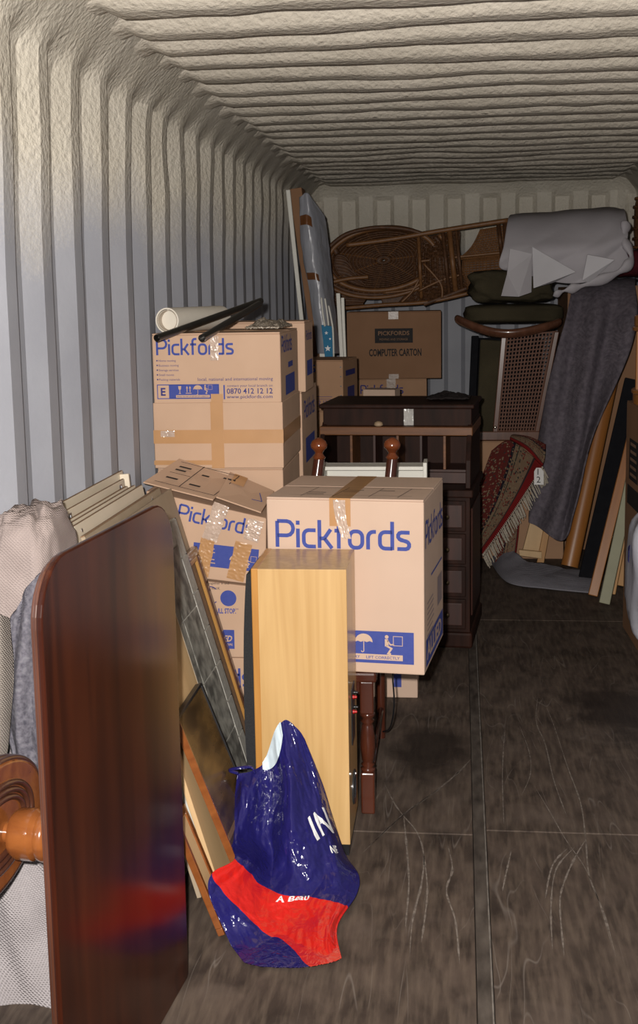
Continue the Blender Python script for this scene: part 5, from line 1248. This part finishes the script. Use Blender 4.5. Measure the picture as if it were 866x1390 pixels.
# ------------------------------------------------------------------ long things leaning in the far left corner
def pole_px(name, label, cat, top_, mid, Y, w, t, mat, mat2=None):
    a, b_ = at(*top_, Y=Y), at(*mid, Y=Y); d = (b_-a); k = (a.z-.0)/(a.z-b_.z); base = a+d*k
    return plank(name, label, cat, (base.x, Y, 0), a, w, t, mat)
pole_px('white_strip', 'thin white painted strip leaning in the far corner', 'strip', (391, 258), (409, 430), 7.60, .026, .02, WHITEP)
pole_px('flat_carton', 'long flat brown carton leaning in the far corner beside the white strip', 'carton', (403, 258), (435, 480), 7.76, .077, .16, CARDB)
wr = thing('wrapped_panel', 'plastic-wrapped white panel with brown tape bands in the far corner', 'panel', (-.66, 7.50, 0))
WO = Vector(wr.location)
POLY = mk('milky_plastic', (.33, .335, .37), .3, (.25, .255, .29), vs=9, bump=.8, bs=22, bd=.01, stretch=(1, 1, .3))
wrp = patch([prow((408, 268, 7.5), (415, 262, 7.48), (421, 268, 7.5), (440, 295, 7.62)), prow((410, 330, 7.5), (420, 328, 7.47), (430, 330, 7.5), (446, 340, 7.62)), prow((422, 400, 7.5), (432, 398, 7.47), (440, 400, 7.5), (452, 405, 7.62)), prow((432, 480, 7.5), (441, 480, 7.47), (452, 480, 7.5), (460, 480, 7.62))])
mb = MB()
def wrf(u, v): return wrp(u, v)-WO+Vector((.004*nz(u*4, v*14), -.008*nz(u*5, v*10), 0))
mb.grid(wrf, 24, 60); obj('wrapping', mb, POLY, wr, smooth=True, solid=.02)
P0 = wrp(.35, 1)-WO; P1 = Vector((P0.x+.10, P0.y, 0)); mb = MB(); d_ = Vector((.07, 0, 0)); e_ = Vector((0, .03, 0))
mb.hexa([P1-d_*.5, P1+d_*.5, P1+d_*.5+e_, P1-d_*.5+e_, P0-d_*.5, P0+d_*.5, P0+d_*.5+e_, P0-d_*.5+e_]); obj('panel_foot', mb, WHITEP, wr)
for v0, v1 in ((.16, .22), (.53, .575)):
    mb = MB(); mb.grid(lambda u, v: wrf(u, v0+(v1-v0)*v+.03*u)+Vector((-.002, -.016, 0)), 16, 4); obj('tape', mb, mk('dark_tape_%d' % int(v0*100), (.16, .06, .02), .3), wr, smooth=True)
mb = MB(); mb.grid(lambda u, v: wrf(.62+.38*u, .06+.07*v+.03*u)+Vector((0, -.016, 0)), 8, 4); obj('violet_print', mb, mk('violet_ink', (.12, .08, .22), .4), wr)
bb = thing('blue_pouch', 'blue pouch with white stars and cords leaning in the far corner', 'pouch', (-.70, 7.42, 0))
QO = Vector(bb.location); BLU = mk('blue_cloth', (.03, .20, .36), .8, (.025, .17, .31), vs=20)
P = [at(a, b_, Y=7.42)-QO for a, b_ in ((436, 441), (451, 443), (454, 486), (441, 486))]; mb = MB(); mb.slab(P, .02); obj('pouch_cloth', mb, BLU, bb, bevel=.003)
for px, py, r in ((445, 473, .020), (443, 452, .012), (448, 460, .008)):
    c_ = at(px, py, Y=7.415)-QO; mb = MB(); mb.prism([((r if i % 2 == 0 else r*.42)*sin(pi*i/5), (r if i % 2 == 0 else r*.42)*cos(pi*i/5)) for i in range(10)], .003, Matrix.Translation(c_) @ Matrix.Rotation(pi/2, 4, 'X')); obj('star_print', mb, WHT, bb)
for q in ([(436, 404), (438, 425), (441, 443)], [(441, 405), (444, 425), (446, 442)], [(446, 415), (450, 435), (452, 450), (453, 486)]):
    qq = [at(a, b_, Y=7.41)-QO for a, b_ in q]; mb = MB(); mb.tube([cr(qq, i/10) for i in range(11)], .006, 6); obj('cord', mb, WHITEP, bb, smooth=True)
a0 = at(447, 486, Y=7.43)-QO; mb = MB(); mb.hexa([Vector((a0.x+.02, 0, -QO.z)), Vector((a0.x+.08, 0, 0)), Vector((a0.x+.08, .03, 0)), Vector((a0.x+.02, .03, 0)), a0+Vector((-.03, 0, 0)), a0+Vector((.03, 0, 0)), a0+Vector((.03, .03, 0)), a0+Vector((-.03, .03, 0))]); obj('pouch_lower', mb, BLU, bb)
pole_px('white_rod', 'longer of two white rods standing beside the computer carton', 'rod', (459, 398), (464, 485), 7.40, .024, .024, WHITEP)
pole_px('white_rod', 'shorter of two white rods standing beside the computer carton', 'rod', (465, 404), (468, 485), 7.44, .020, .020, WHITEP)
